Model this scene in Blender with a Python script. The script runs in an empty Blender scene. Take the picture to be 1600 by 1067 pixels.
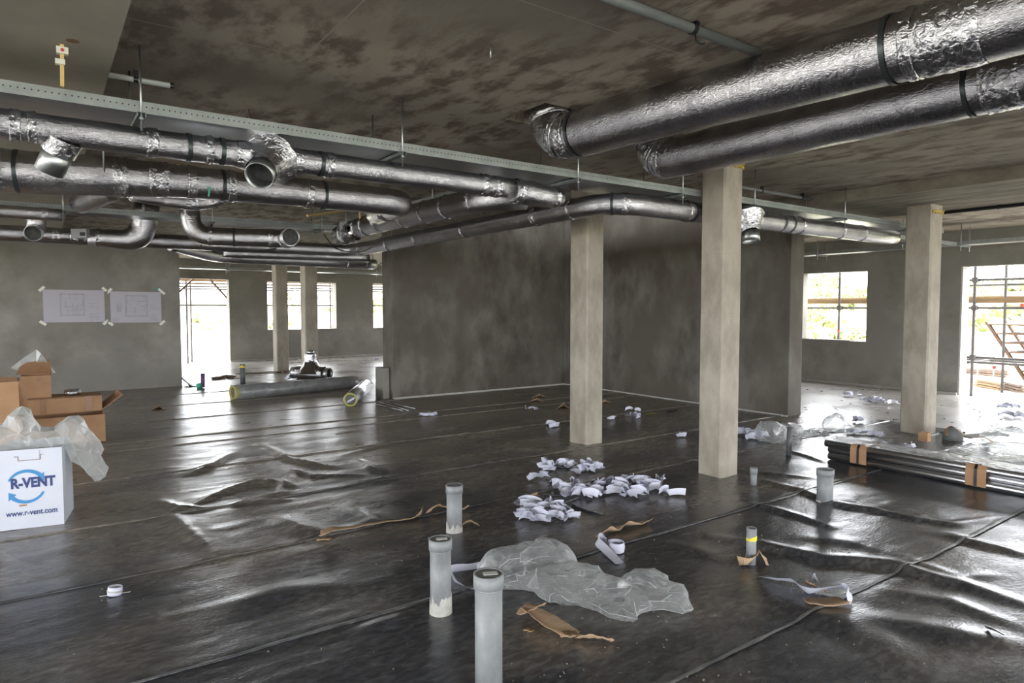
import bpy, bmesh, math, random
import numpy as np
from mathutils import Vector, Matrix, noise as mnoise

R = math.radians
C = bpy.context.scene.collection
random.seed(7)

# ------------------------------------------------------------------ camera, sky, exposure
YAW = R(54.5); PITCH = R(2.90); EYE = 1.6; FPX = 1036.0
cam_data = bpy.data.cameras.new('camera'); cam = bpy.data.objects.new('camera', cam_data)
C.objects.link(cam); cam.location = (0, 0, EYE)
cam.rotation_euler = (R(90) - PITCH, 0, YAW - R(90))
cam_data.sensor_width = 36; cam_data.lens = 36 * FPX / 1600; cam_data.clip_end = 400; cam_data.clip_start = 0.05
S = bpy.context.scene
S.camera = cam
S.view_settings.view_transform = 'Standard'; S.view_settings.look = 'None'
S.view_settings.gamma = 1; S.view_settings.use_curve_mapping = False
S.view_settings.exposure = 0.12
w = bpy.data.worlds.new('overcast_sky'); S.world = w; w.use_nodes = True
bgn = w.node_tree.nodes['Background']
bgn.inputs[0].default_value = (0.93, 0.96, 1.0, 1); bgn.inputs[1].default_value = 15.0
S.cycles.max_bounces = 9; S.cycles.diffuse_bounces = 5; S.cycles.glossy_bounces = 4
S.cycles.transparent_max_bounces = 24; S.cycles.transmission_bounces = 6
S.cycles.sample_clamp_indirect = 8.0
S.cycles.use_denoising = True

def portal(loc, rot, sx, sy):
    l = bpy.data.lights.new('sky_portal', 'AREA'); l.shape = 'RECTANGLE'; l.size = sx; l.size_y = sy
    l.cycles.is_portal = True
    o = bpy.data.objects.new('sky_portal', l); C.objects.link(o); o.location = loc; o.rotation_euler = rot

# a point of the room seen at a photograph coordinate, on the level z
FW = (math.cos(YAW), math.sin(YAW)); RT = (math.sin(YAW), -math.cos(YAW))
def ray(px, py):
    a = (px - 800) / FPX; b = (533.5 - py) / FPX
    c, s = math.cos(PITCH), math.sin(PITCH)
    fz = c + b * s; up = -s + b * c
    return (FW[0] * fz + RT[0] * a, FW[1] * fz + RT[1] * a, up)
def P(px, py, z=0.0):
    r = ray(px, py); t = (z - EYE) / r[2]
    return Vector((r[0] * t, r[1] * t, z))
def PA(px, py, axis, val):
    r = ray(px, py); t = val / r[axis]
    return Vector((r[0] * t, r[1] * t, EYE + r[2] * t))

# ------------------------------------------------------------------ materials
def _n(nt, typ, **kw):
    n = nt.nodes.new(typ)
    for k, v in kw.items(): setattr(n, k, v)
    return n
def material(name, col, rough=0.7, metal=0.0, col2=None, scale=3.0, stretch=(1, 1, 1), detail=6, lo=0.35, hi=0.65,
             bump=0.0, bscale=None, bstretch=None, rough2=None, coords='Object', col3=None, scale3=0.6, spec=0.5, coat=0.0,
             dist=0.01, alpha=1.0):
    m = bpy.data.materials.new(name); m.use_nodes = True; nt = m.node_tree
    b = nt.nodes['Principled BSDF']
    b.inputs['Base Color'].default_value = (*col, 1); b.inputs['Roughness'].default_value = rough
    b.inputs['Metallic'].default_value = metal; b.inputs['Specular IOR Level'].default_value = spec
    b.inputs['Coat Weight'].default_value = coat; b.inputs['Alpha'].default_value = alpha
    tc = _n(nt, 'ShaderNodeTexCoord')
    def noise(sc, st, det):
        mp = _n(nt, 'ShaderNodeMapping'); mp.inputs['Scale'].default_value = st
        nt.links.new(tc.outputs[coords], mp.inputs[0])
        nz = _n(nt, 'ShaderNodeTexNoise'); nz.inputs['Scale'].default_value = sc; nz.inputs['Detail'].default_value = det
        nz.inputs['Roughness'].default_value = 0.6
        nt.links.new(mp.outputs[0], nz.inputs[0]); return nz.outputs[0]
    def ramp(src, a, c0, d, c1):
        r = _n(nt, 'ShaderNodeValToRGB'); e = r.color_ramp.elements
        e[0].position = a; e[0].color = c0; e[1].position = d; e[1].color = c1
        nt.links.new(src, r.inputs[0]); return r.outputs[0]
    if col2 is not None:
        f = noise(scale, stretch, detail)
        out = ramp(f, lo, (*col, 1), hi, (*col2, 1))
        if col3 is not None:
            g = ramp(noise(scale3, (1, 1, 1), 3), 0.42, (0, 0, 0, 1), 0.62, (1, 1, 1, 1))
            mx = _n(nt, 'ShaderNodeMix', data_type='RGBA')
            nt.links.new(g, mx.inputs[0]); nt.links.new(out, mx.inputs[6]); mx.inputs[7].default_value = (*col3, 1)
            out = mx.outputs[2]
        nt.links.new(out, b.inputs['Base Color'])
        if rough2 is not None:
            rr = ramp(noise(scale * 0.7, stretch, 4), 0.35, (rough,) * 3 + (1,), 0.65, (rough2,) * 3 + (1,))
            nt.links.new(rr, b.inputs['Roughness'])
    if bump:
        bn = _n(nt, 'ShaderNodeBump'); bn.inputs['Strength'].default_value = bump; bn.inputs['Distance'].default_value = dist
        nt.links.new(noise(bscale or scale, bstretch or stretch, 8), bn.inputs['Height'])
        nt.links.new(bn.outputs[0], b.inputs['Normal'])
    return m

def add_joints(m, sx, sy, width, dark):
    """board joints of the formwork: thin lines on a sx by sy grid (object coordinates)"""
    nt = m.node_tree; b = nt.nodes['Principled BSDF']
    src = b.inputs['Base Color'].links[0].from_socket
    tc = _n(nt, 'ShaderNodeTexCoord'); mp = _n(nt, 'ShaderNodeMapping'); nt.links.new(tc.outputs['Object'], mp.inputs[0])
    br = _n(nt, 'ShaderNodeTexBrick'); br.inputs['Scale'].default_value = 1.0
    br.inputs['Brick Width'].default_value = sx; br.inputs['Row Height'].default_value = sy
    br.inputs['Mortar Size'].default_value = width; br.inputs['Mortar Smooth'].default_value = 0.4
    nt.links.new(mp.outputs[0], br.inputs[0])
    mx = _n(nt, 'ShaderNodeMix', data_type='RGBA'); nt.links.new(br.outputs['Fac'], mx.inputs[0])
    nt.links.new(src, mx.inputs[6]); mx.inputs[7].default_value = (*dark, 1)
    nt.links.new(mx.outputs[2], b.inputs['Base Color'])
    return mp

M = {}
M['slab_soffit'] = material('formed_concrete_soffit', (0.15, 0.118, 0.09), 0.85, col2=(0.40, 0.35, 0.285), scale=3.4, stretch=(1.9, 0.9, 1),
                            detail=9, lo=0.40, hi=0.55, bump=0.35, bscale=9, col3=(0.25, 0.22, 0.18), scale3=0.5)
add_joints(M['slab_soffit'], 2.5, 1.25, 0.005, (0.36, 0.33, 0.28))
M['beam'] = material('formed_concrete_beam', (0.29, 0.265, 0.215), 0.8, col2=(0.37, 0.34, 0.28), scale=1.6, stretch=(1, 0.6, 1), detail=5, bump=0.1, bscale=9)
M['beam_dark'] = material('board_marked_beam', (0.15, 0.125, 0.1), 0.85, col2=(0.29, 0.26, 0.205), scale=3.0, stretch=(3.2, 0.5, 1), detail=7, lo=.38, hi=.62, bump=0.2, bscale=9)
M['render'] = material('grey_wall_render', (0.155, 0.142, 0.118), 0.8, col2=(0.275, 0.262, 0.228), scale=1.5, detail=5, lo=0.32, hi=0.68,
                       bump=0.12, bscale=14, col3=(0.2, 0.19, 0.165), scale3=0.9)
M['core'] = material('shaded_core_wall_render', (0.075, 0.062, 0.048), 0.8, col2=(0.165, 0.152, 0.128), scale=2.3, stretch=(1, 1, .55), detail=7, lo=0.38, hi=0.62, bump=0.12, bscale=14, col3=(0.1, 0.086, 0.068), scale3=0.8)  # render darkened and browned to carry the shade in the core corner
M['column'] = material('pale_column_concrete', (0.27, 0.235, 0.188), 0.7, col2=(0.385, 0.345, 0.282), scale=4.5, stretch=(1, 1, 0.5), detail=10, lo=0.38, hi=0.6, bump=0.35, bscale=22)
M['slab_floor'] = material('power_floated_screed', (0.27, 0.25, 0.225), 0.22, col2=(0.38, 0.36, 0.33), scale=1.2, detail=6, rough2=0.42,
                           bump=0.25, bscale=7, dist=0.004)
M['plaster'] = material('white_plaster_smear', (0.5, 0.49, 0.45), 0.9, col2=(0.38, 0.37, 0.34), scale=30, bump=0.5, bscale=60)
M['galv'] = material('galvanised_steel', (0.42, 0.44, 0.44), 0.38, 1.0, col2=(0.56, 0.58, 0.58), scale=7, detail=6, bump=0.05)
M['galv_matt'] = material('dull_galvanised_steel', (0.27, 0.295, 0.285), 0.5, 0.75, col2=(0.35, 0.375, 0.365), scale=9, detail=5)
M['tray_under'] = material('tray_sheet_steel', (0.34, 0.35, 0.36), 0.3, 1.0, col2=(0.5, 0.51, 0.52), scale=1.2, detail=4, bump=0.05, bscale=2)
M['shiny'] = material('smooth_silver_foil', (0.66, 0.66, 0.68), 0.32, 1.0, bump=.12, bscale=6, bstretch=(1, .3, 1), dist=.01, col2=(.62, .62, .64), scale=4)
M['mouth_shade'] = material('duct_mouth_shade', (0.03, 0.03, 0.03), 0.6, 0.5, col2=(0.08, 0.08, 0.08), scale=12)  # near-black, paints the shade inside the duct mouths
def foil(name, c1, c2, rough, b1, b2):
    m = material(name, c1, rough, 1.0, col2=c2, scale=5, stretch=(1, 1, 1), detail=4, coords='UV')
    nt = m.node_tree; b = nt.nodes['Principled BSDF']; tc = _n(nt, 'ShaderNodeTexCoord')
    mp = _n(nt, 'ShaderNodeMapping'); mp.inputs['Scale'].default_value = (230, 34, 1); nt.links.new(tc.outputs['UV'], mp.inputs[0])
    nz = _n(nt, 'ShaderNodeTexNoise'); nz.inputs['Scale'].default_value = 1.0; nz.inputs['Detail'].default_value = 3
    nt.links.new(mp.outputs[0], nz.inputs[0])
    vo = _n(nt, 'ShaderNodeTexNoise'); vo.inputs['Scale'].default_value = 30; vo.inputs['Detail'].default_value = 5
    vo.inputs['Distortion'].default_value = 1.2
    nt.links.new(tc.outputs['Object'], vo.inputs[0])
    k1 = _n(nt, 'ShaderNodeBump'); k1.inputs['Strength'].default_value = b1; k1.inputs['Distance'].default_value = 0.004
    k2 = _n(nt, 'ShaderNodeBump'); k2.inputs['Strength'].default_value = b2; k2.inputs['Distance'].default_value = 0.012
    nt.links.new(nz.outputs[0], k1.inputs['Height']); nt.links.new(vo.outputs[0], k2.inputs['Height'])
    nt.links.new(k1.outputs[0], k2.inputs['Normal']); nt.links.new(k2.outputs[0], b.inputs['Normal'])
    return m
M['foil'] = foil('foil_faced_insulation', (0.36, 0.355, 0.375), (0.52, 0.51, 0.53), 0.17, 0.55, 0.35)
M['foil_tape'] = foil('crumpled_foil_tape', (0.46, 0.46, 0.48), (0.66, 0.66, 0.69), 0.16, 0.2, 0.9)
M['clamp'] = material('dark_joint_strap', (0.06, 0.07, 0.075), 0.35, 0.6)
M['black'] = material('black_plastic', (0.012, 0.012, 0.014), 0.4)
M['conduit'] = material('grey_plastic_conduit', (0.15, 0.165, 0.16), 0.5, col2=(0.2, 0.215, 0.21), scale=4)
M['conduit_pale'] = material('pale_plastic_conduit', (0.6, 0.64, 0.63), 0.45)
M['pvc'] = material('grey_soil_pipe_plastic', (0.19, 0.20, 0.205), 0.5, col2=(0.31, 0.32, 0.32), scale=9, stretch=(1, 1, 0.5), detail=8, bump=0.08, bscale=30)
M['pvc_dark'] = material('dark_grey_pipe_plastic', (0.07, 0.075, 0.08), 0.5, col2=(0.12, 0.125, 0.13), scale=14)
M['cap'] = material('dusty_pipe_cap', (0.15, 0.155, 0.15), 0.8, col2=(0.22, 0.22, 0.21), scale=20)
M['sticker'] = material('pale_sticker', (0.62, 0.63, 0.6), 0.7)
M['card'] = material('brown_cardboard', (0.36, 0.2, 0.105), 0.85, col2=(0.42, 0.25, 0.14), scale=5, bump=0.05)
M['card_in'] = material('cardboard_inside', (0.20, 0.105, 0.05), 0.9, col2=(0.25, 0.13, 0.065), scale=5)
M['card_tape'] = material('brown_packing_tape', (0.3, 0.155, 0.075), 0.35)
def corrugated():
    m = material('torn_corrugated_card', (0.40, 0.26, 0.15), 0.85, col2=(0.52, 0.37, 0.23), scale=9)
    nt = m.node_tree; b = nt.nodes['Principled BSDF']; tc = _n(nt, 'ShaderNodeTexCoord')
    wv = _n(nt, 'ShaderNodeTexWave'); wv.inputs['Scale'].default_value = 38; nt.links.new(tc.outputs['UV'], wv.inputs[0])
    bp = _n(nt, 'ShaderNodeBump'); bp.inputs['Strength'].default_value = 0.8; bp.inputs['Distance'].default_value = 0.004
    nt.links.new(wv.outputs[1], bp.inputs['Height']); nt.links.new(bp.outputs[0], b.inputs['Normal'])
    return m
M['corr'] = corrugated()
M['white_card'] = material('white_printed_card', (0.6, 0.62, 0.69), 0.6, col2=(0.54, 0.56, 0.63), scale=2)
M['paper'] = material('white_backing_paper', (0.56, 0.57, 0.68), 0.55, col2=(0.66, 0.67, 0.76), scale=8)
M['drawing_paper'] = material('drawing_paper', (0.42, 0.4, 0.44), 0.7)
M['ink'] = material('grey_drawing_ink', (0.2, 0.19, 0.22), 0.8)
M['mask_tape'] = material('cream_masking_tape', (0.72, 0.72, 0.62), 0.7)
M['blue'] = material('logo_blue_print', (0.05, 0.24, 0.5), 0.6)
M['navy'] = material('logo_navy_print', (0.03, 0.05, 0.17), 0.6)
M['teal'] = material('teal_tape_end', (0.02, 0.3, 0.35), 0.6)
M['yellow'] = material('yellow_insulation', (0.36, 0.34, 0.08), 0.9, col2=(0.46, 0.44, 0.15), scale=40, bump=0.4, bscale=80)
M['ytape'] = material('yellow_tape', (0.75, 0.62, 0.05), 0.6)
M['timber'] = material('raw_timber', (0.22, 0.145, 0.075), 0.75, col2=(0.3, 0.2, 0.11), scale=3, stretch=(1, 1, 12), bump=0.1)
M['old_timber'] = material('weathered_timber', (0.11, 0.075, 0.055), 0.8, col2=(0.19, 0.135, 0.1), scale=4, stretch=(1, 6, 1), bump=0.1)
M['stair_timber'] = material('stair_formwork_timber', (0.12, 0.07, 0.045), 0.8, col2=(0.2, 0.12, 0.08), scale=4)
M['batten'] = material('yellow_batten', (0.6, 0.42, 0.13), 0.7, col2=(0.72, 0.55, 0.25), scale=6)
M['rust'] = material('rust_stain', (0.16, 0.07, 0.035), 0.9, col2=(0.24, 0.17, 0.12), scale=20)
M['foam'] = material('yellow_foam', (0.6, 0.45, 0.08), 0.9, col2=(0.45, 0.36, 0.12), scale=30, bump=0.6)
M['scaf'] = material('scaffold_tube_steel', (0.07, 0.068, 0.068), 0.6, 0.2, col2=(0.11, 0.1, 0.1), scale=10)
M['red'] = material('red_paint_mark', (0.6, 0.06, 0.04), 0.6)
M['green_bit'] = material('green_plastic', (0.05, 0.42, 0.26), 0.5)
M['purple_bit'] = material('dark_plum_plastic', (0.12, 0.06, 0.16), 0.5)
M['grey_box'] = material('grey_device_case', (0.3, 0.3, 0.3), 0.5)
M['earth'] = material('pale_site_earth', (0.5, 0.46, 0.39), 0.95, col2=(0.62, 0.58, 0.5), scale=0.8, detail=8, bump=0.3)
M['hill'] = material('dry_hillside', (0.5, 0.46, 0.36), 0.95, col2=(0.36, 0.38, 0.2), scale=0.35, detail=9, bump=0.3)
M['scrub'] = material('scrub_leaves', (0.12, 0.14, 0.045), 0.8, col2=(0.36, 0.38, 0.18), scale=0.9, detail=4)
M['fence_wire'] = material('pale_fence_wire', (0.6, 0.6, 0.58), 0.6)
M['speck'] = material('mortar_crumbs', (0.26, 0.22, 0.16), 0.9)
M['dark_speck'] = material('dark_debris', (0.06, 0.05, 0.045), 0.9)

def sheet_mat():
    m = bpy.data.materials.new('black_polythene_membrane'); m.use_nodes = True; nt = m.node_tree
    b = nt.nodes['Principled BSDF']; L = nt.links
    tc = _n(nt, 'ShaderNodeTexCoord')
    def nz(sc, st, det, dist=0):
        mp = _n(nt, 'ShaderNodeMapping'); mp.inputs['Scale'].default_value = st; L.new(tc.outputs['Object'], mp.inputs[0])
        n = _n(nt, 'ShaderNodeTexNoise'); n.inputs['Scale'].default_value = sc; n.inputs['Detail'].default_value = det
        n.inputs['Distortion'].default_value = dist
        L.new(mp.outputs[0], n.inputs[0]); return n.outputs[0]
    def rmp(s, a, c0, d, c1):
        r = _n(nt, 'ShaderNodeValToRGB'); e = r.color_ramp.elements
        e[0].position = a; e[0].color = (*c0, 1); e[1].position = d; e[1].color = (*c1, 1); L.new(s, r.inputs[0]); return r.outputs[0]
    # dust: more of it towards the back of the hall, where the site traffic was
    sp = _n(nt, 'ShaderNodeSeparateXYZ'); L.new(tc.outputs['Object'], sp.inputs[0])
    mr = _n(nt, 'ShaderNodeMapRange'); mr.inputs[1].default_value = 2.5; mr.inputs[2].default_value = 8.0
    mr.inputs[3].default_value = -0.12; mr.inputs[4].default_value = 0.3; L.new(sp.outputs['Y'], mr.inputs[0])
    ad = _n(nt, 'ShaderNodeMath', operation='ADD'); L.new(nz(1.1, (0.6, 1.2, 1), 9, 0.6), ad.inputs[0]); L.new(mr.outputs[0], ad.inputs[1])
    dust = rmp(ad.outputs[0], 0.4, (0, 0, 0), 0.8, (1, 1, 1))
    fine = rmp(nz(14, (1, 2, 1), 8, 0.4), 0.42, (0.75,) * 3, 0.72, (1.6,) * 3)
    mx = _n(nt, 'ShaderNodeMix', data_type='RGBA'); L.new(dust, mx.inputs[0])
    mx.inputs[6].default_value = (0.05, 0.052, 0.058, 1); mx.inputs[7].default_value = (0.2, 0.178, 0.145, 1)
    ml = _n(nt, 'ShaderNodeMix', data_type='RGBA', blend_type='MULTIPLY'); ml.inputs[0].default_value = 1
    L.new(mx.outputs[2], ml.inputs[6]); L.new(fine, ml.inputs[7]); L.new(ml.outputs[2], b.inputs['Base Color'])
    ra = _n(nt, 'ShaderNodeMath', operation='MULTIPLY_ADD'); L.new(mr.outputs[0], ra.inputs[0]); ra.inputs[1].default_value = .2
    L.new(rmp(nz(2.2, (0.6, 1.6, 1), 7), 0.3, (0.2,) * 3, 0.75, (0.31,) * 3), ra.inputs[2]); L.new(ra.outputs[0], b.inputs['Roughness'])
    b1 = _n(nt, 'ShaderNodeBump'); b1.inputs['Strength'].default_value = 0.5; b1.inputs['Distance'].default_value = 0.006
    L.new(nz(4.5, (0.7, 2.4, 1), 6, 0.3), b1.inputs['Height'])
    b2 = _n(nt, 'ShaderNodeBump'); b2.inputs['Strength'].default_value = 0.6; b2.inputs['Distance'].default_value = 0.003
    L.new(nz(40, (1, 2.4, 1), 4), b2.inputs['Height']); L.new(b1.outputs[0], b2.inputs['Normal'])
    L.new(b2.outputs[0], b.inputs['Normal'])
    b.inputs['Specular IOR Level'].default_value = 0.8
    return m
M['sheet'] = sheet_mat()
M['seam_tape_and_glint'] = material('clear_seam_tape_and_glint', (0.09, 0.095, 0.095), 0.3, col2=(0.24, 0.24, 0.23), scale=20, stretch=(0.3, 1, 1), bump=0.4, bscale=30)

def film_mat(name, clear=0.55, tint=(0.8, 0.82, 0.82)):
    m = bpy.data.materials.new(name); m.use_nodes = True; nt = m.node_tree; L = nt.links
    nt.nodes.remove(nt.nodes['Principled BSDF']); out = nt.nodes['Material Output']
    tr = _n(nt, 'ShaderNodeBsdfTransparent'); tr.inputs[0].default_value = (0.95, 0.96, 0.96, 1)
    df = _n(nt, 'ShaderNodeBsdfDiffuse'); df.inputs[0].default_value = (*tint, 1)
    tl = _n(nt, 'ShaderNodeBsdfTranslucent'); tl.inputs[0].default_value = (*tint, 1)
    gl = _n(nt, 'ShaderNodeBsdfGlossy'); gl.inputs['Roughness'].default_value = 0.12
    tc = _n(nt, 'ShaderNodeTexCoord')
    nz = _n(nt, 'ShaderNodeTexVoronoi', feature='DISTANCE_TO_EDGE'); nz.inputs['Scale'].default_value = 9
    n2 = _n(nt, 'ShaderNodeTexNoise'); n2.inputs['Scale'].default_value = 14; n2.inputs['Detail'].default_value = 6; n2.inputs['Distortion'].default_value = 1
    L.new(tc.outputs['Object'], n2.inputs[0]); L.new(n2.outputs[1], nz.inputs[0]) if False else L.new(tc.outputs['Object'], nz.inputs[0])
    bp = _n(nt, 'ShaderNodeBump'); bp.inputs['Strength'].default_value = 0.9; bp.inputs['Distance'].default_value = 0.03
    L.new(n2.outputs[0], bp.inputs['Height'])
    L.new(bp.outputs[0], gl.inputs['Normal']); L.new(bp.outputs[0], df.inputs['Normal'])
    a = _n(nt, 'ShaderNodeMixShader'); a.inputs[0].default_value = 0.4; L.new(df.outputs[0], a.inputs[1]); L.new(tl.outputs[0], a.inputs[2])
    fr = _n(nt, 'ShaderNodeFresnel'); fr.inputs[0].default_value = 1.5; L.new(bp.outputs[0], fr.inputs['Normal'])
    lw = _n(nt, 'ShaderNodeLayerWeight'); lw.inputs[0].default_value = 0.35
    md = _n(nt, 'ShaderNodeMath', operation='MULTIPLY_ADD'); md.inputs[1].default_value = 0.5; md.inputs[2].default_value = 1 - clear - 0.12
    md.use_clamp = True; L.new(lw.outputs['Facing'], md.inputs[0])
    b = _n(nt, 'ShaderNodeMixShader'); L.new(md.outputs[0], b.inputs[0]); L.new(tr.outputs[0], b.inputs[1]); L.new(a.outputs[0], b.inputs[2])
    fm = _n(nt, 'ShaderNodeMath', operation='MULTIPLY'); fm.inputs[1].default_value = .55; L.new(fr.outputs[0], fm.inputs[0])
    c = _n(nt, 'ShaderNodeMixShader'); L.new(fm.outputs[0], c.inputs[0]); L.new(b.outputs[0], c.inputs[1]); L.new(gl.outputs[0], c.inputs[2])
    L.new(c.outputs[0], out.inputs[0])
    return m
M['film'] = film_mat('clear_polythene_film', 0.76, (.88, .9, .9))
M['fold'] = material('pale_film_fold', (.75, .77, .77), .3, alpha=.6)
M['film_thin'] = film_mat('thin_cling_film', 0.84, (.9, .9, .9))
M['film_milky'] = film_mat('milky_polythene_film', 0.6, (.88, .9, .88))

# ------------------------------------------------------------------ mesh helpers
class MB:
    def __init__(s): s.v = []; s.f = []; s.uv = []
    def add(s, vs, fs, uvs=None):
        o = len(s.v); s.v += [tuple(v) for v in vs]; s.f += [tuple(i + o for i in f) for f in fs]
        s.uv += list(uvs) if uvs else [(v[0], v[1]) for v in vs]
        return s
    def box(s, x0, x1, y0, y1, z0, z1):
        return s.add([(x0, y0, z0), (x1, y0, z0), (x1, y1, z0), (x0, y1, z0), (x0, y0, z1), (x1, y0, z1), (x1, y1, z1), (x0, y1, z1)],
                     [(3, 2, 1, 0), (4, 5, 6, 7), (0, 1, 5, 4), (1, 2, 6, 5), (2, 3, 7, 6), (3, 0, 4, 7)])
    def bar(s, a, b, wid, hei, up=(0, 0, 1)):
        a = Vector(a); b = Vector(b); t = (b - a).normalized(); up = Vector(up)
        if abs(t.dot(up)) > 0.95: up = Vector((1, 0, 0))
        x = t.cross(up).normalized() * wid / 2; y = x.cross(t).normalized() * hei / 2
        vs = [a - x - y, a + x - y, a + x + y, a - x + y, b - x - y, b + x - y, b + x + y, b - x + y]
        return s.add(vs, [(3, 2, 1, 0), (4, 5, 6, 7), (0, 1, 5, 4), (1, 2, 6, 5), (2, 3, 7, 6), (3, 0, 4, 7)])
    def obox(s, c, ax, ay, hx, hy, hz):
        c = Vector(c); ax = Vector(ax).normalized(); ay = Vector(ay).normalized(); az = ax.cross(ay)
        vs = [c + ax * i * hx + ay * j * hy + az * k * hz for k in (-1, 1) for i, j in ((-1, -1), (1, -1), (1, 1), (-1, 1))]
        return s.add(vs, [(3, 2, 1, 0), (4, 5, 6, 7), (0, 1, 5, 4), (1, 2, 6, 5), (2, 3, 7, 6), (3, 0, 4, 7)])
    def tube(s, pts, rad, seg=20, cap=True, wob=0.0, wsc=20.0, jit=0.0):
        pts = [Vector(p) for p in pts]; n = len(pts)
        if not hasattr(rad, '__len__'): rad = [rad] * n
        t0 = (pts[1] - pts[0]).normalized()
        nx = t0.orthogonal().normalized() if abs(t0.z) > 0.9 else t0.cross(Vector((0, 0, 1))).normalized()
        vs = []; uvs = []; L = 0.0; ts = t0
        for i, p in enumerate(pts):
            if i == 0: t = t0
            elif i == n - 1: t = (pts[-1] - pts[-2]).normalized()
            else: t = ((pts[i + 1] - p).normalized() + (p - pts[i - 1]).normalized()).normalized()
            nx = (nx - t * nx.dot(t)).normalized(); ny = t.cross(nx)
            if i: L += (p - pts[i - 1]).length
            for k in range(seg):
                a = 2 * math.pi * k / seg
                d = nx * math.cos(a) + ny * math.sin(a); r = rad[i]
                if wob: r += wob * mnoise.turbulence((p + d * r) * wsc, 3, False) * 1.0 + (wob * 0.8 * abs(mnoise.noise((p + d * r) * wsc * 2.3)))
                vs.append(p + d * r); uvs.append((k / seg, L))
        fs = []
        for i in range(n - 1):
            for k in range(seg):
                k2 = (k + 1) % seg
                fs.append((i * seg + k, i * seg + k2, (i + 1) * seg + k2, (i + 1) * seg + k))
        if cap:
            fs.append(tuple(range(seg - 1, -1, -1))); fs.append(tuple((n - 1) * seg + k for k in range(seg)))
        return s.add(vs, fs, uvs)
    def pipe(s, a, b, ro, ri, seg=24):
        """hollow straight pipe with wall thickness"""
        a = Vector(a); b = Vector(b); t = (b - a).normalized(); nx = t.orthogonal().normalized(); ny = t.cross(nx)
        vs = []
        for p, r in ((a, ro), (b, ro), (b, ri), (a, ri)):
            for k in range(seg):
                q = 2 * math.pi * k / seg; vs.append(p + (nx * math.cos(q) + ny * math.sin(q)) * r)
        fs = []
        for i in range(4):
            j = (i + 1) % 4
            for k in range(seg):
                k2 = (k + 1) % seg; fs.append((i * seg + k, i * seg + k2, j * seg + k2, j * seg + k))
        return s.add(vs, fs)
    def disc(s, c, nrm, r, thick=0.002, seg=24):
        c = Vector(c); nrm = Vector(nrm).normalized()
        return s.tube([c, c + nrm * thick], r, seg)
    def build(s, name, mat, parent=None, loc=None, smooth=False, bevel=0.0):
        off = Vector(loc) if loc is not None else (ORG[parent.name] if parent is not None else Vector((0, 0, 0)))
        me = bpy.data.meshes.new(name)
        me.from_pydata([tuple(Vector(v) - off) for v in s.v], [], s.f)
        ul = me.uv_layers.new(name='UVMap')
        li = np.empty(len(me.loops), dtype=np.int32); me.loops.foreach_get('vertex_index', li)
        ul.data.foreach_set('uv', np.array(s.uv, dtype=np.float32)[li].ravel())
        me.materials.append(M[mat] if isinstance(mat, str) else mat)
        if smooth:
            me.polygons.foreach_set('use_smooth', [len(p.vertices) <= 4 for p in me.polygons])
        me.update()
        o = bpy.data.objects.new(name, me); C.objects.link(o)
        if parent is not None: o.parent = parent; ORG[o.name] = off
        else:
            o.location = off; ORG[o.name] = off
        if bevel:
            b = o.modifiers.new('bevel', 'BEVEL'); b.width = bevel; b.segments = 2; b.limit_method = 'ANGLE'
        return o
ORG = {}

def tag(o, label=None, cat=None, group=None, kind=None):
    if label: o['label'] = label
    if cat: o['category'] = cat
    if group: o['group'] = group
    if kind: o['kind'] = kind
    return o
def thing(name, label, cat, loc, group=None):
    o = bpy.data.objects.new(name, None); C.objects.link(o); o.location = loc
    o.empty_display_size = 0.1; ORG[o.name] = Vector(loc)
    return tag(o, label, cat, group)
def struct(o, label=None):
    o['kind'] = 'structure'
    if label: o['label'] = label
    return o
def copy_tree(o, loc=None, label=None, parent=None):
    c = o.copy(); C.objects.link(c)
    if parent is not None: c.parent = parent
    if loc is not None: c.location = loc
    if label: c['label'] = label
    for ch in list(o.children): copy_tree(ch, parent=c)
    return c

def fillet(pts, rad, n=8):
    pts = [Vector(p) for p in pts]; out = [pts[0]]
    for i in range(1, len(pts) - 1):
        a, b, c = pts[i - 1], pts[i], pts[i + 1]
        u = (a - b).normalized(); v = (c - b).normalized()
        r = min(rad, (a - b).length * 0.48, (c - b).length * 0.48)
        p0 = b + u * r; p1 = b + v * r
        for k in range(n + 1):
            t = k / n; out.append(p0 * (1 - t) ** 2 + b * 2 * t * (1 - t) + p1 * t ** 2)
    out.append(pts[-1]); return out
def resample(pts, step):
    pts = [Vector(p) for p in pts]; out = [pts[0]]
    for a, b in zip(pts, pts[1:]):
        n = max(1, int((b - a).length / step))
        for k in range(1, n + 1): out.append(a.lerp(b, k / n))
    return out
def along(pts, d):
    for a, b in zip(pts, pts[1:]):
        l = (b - a).length
        if d <= l: return a.lerp(b, d / l)
        d -= l
    return pts[-1]
def length(pts): return sum((b - a).length for a, b in zip(pts, pts[1:]))

# ------------------------------------------------------------------ structure
SL = 3.0      # underside of the slab
BM = 2.87     # underside of the beams
fl = MB().box(-7, 13.7, -7, 20.85, -0.25, 0.0).build('floor', 'slab_floor'); struct(fl, 'screeded concrete floor of the hall')

def wall(name, axis, a0, a1, b0, b1, z0, z1, openings, mat='render', label=None):
    """a wall running along axis from a0 to a1, b0..b1 thick, with openings (s, e, sill, head)"""
    m = MB(); ops = sorted(openings)
    def bx(s, e, zz0, zz1):
        if e - s < 1e-4 or zz1 - zz0 < 1e-4: return
        if axis == 'x': m.box(s, e, b0, b1, zz0, zz1)
        else: m.box(b0, b1, s, e, zz0, zz1)
    cur = a0
    for s, e, sill, head in ops:
        bx(cur, s, z0, z1); bx(s, e, z0, sill); bx(s, e, head, z1); cur = e
    bx(cur, a1, z0, z1)
    return struct(m.build(name, mat), label)

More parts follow.
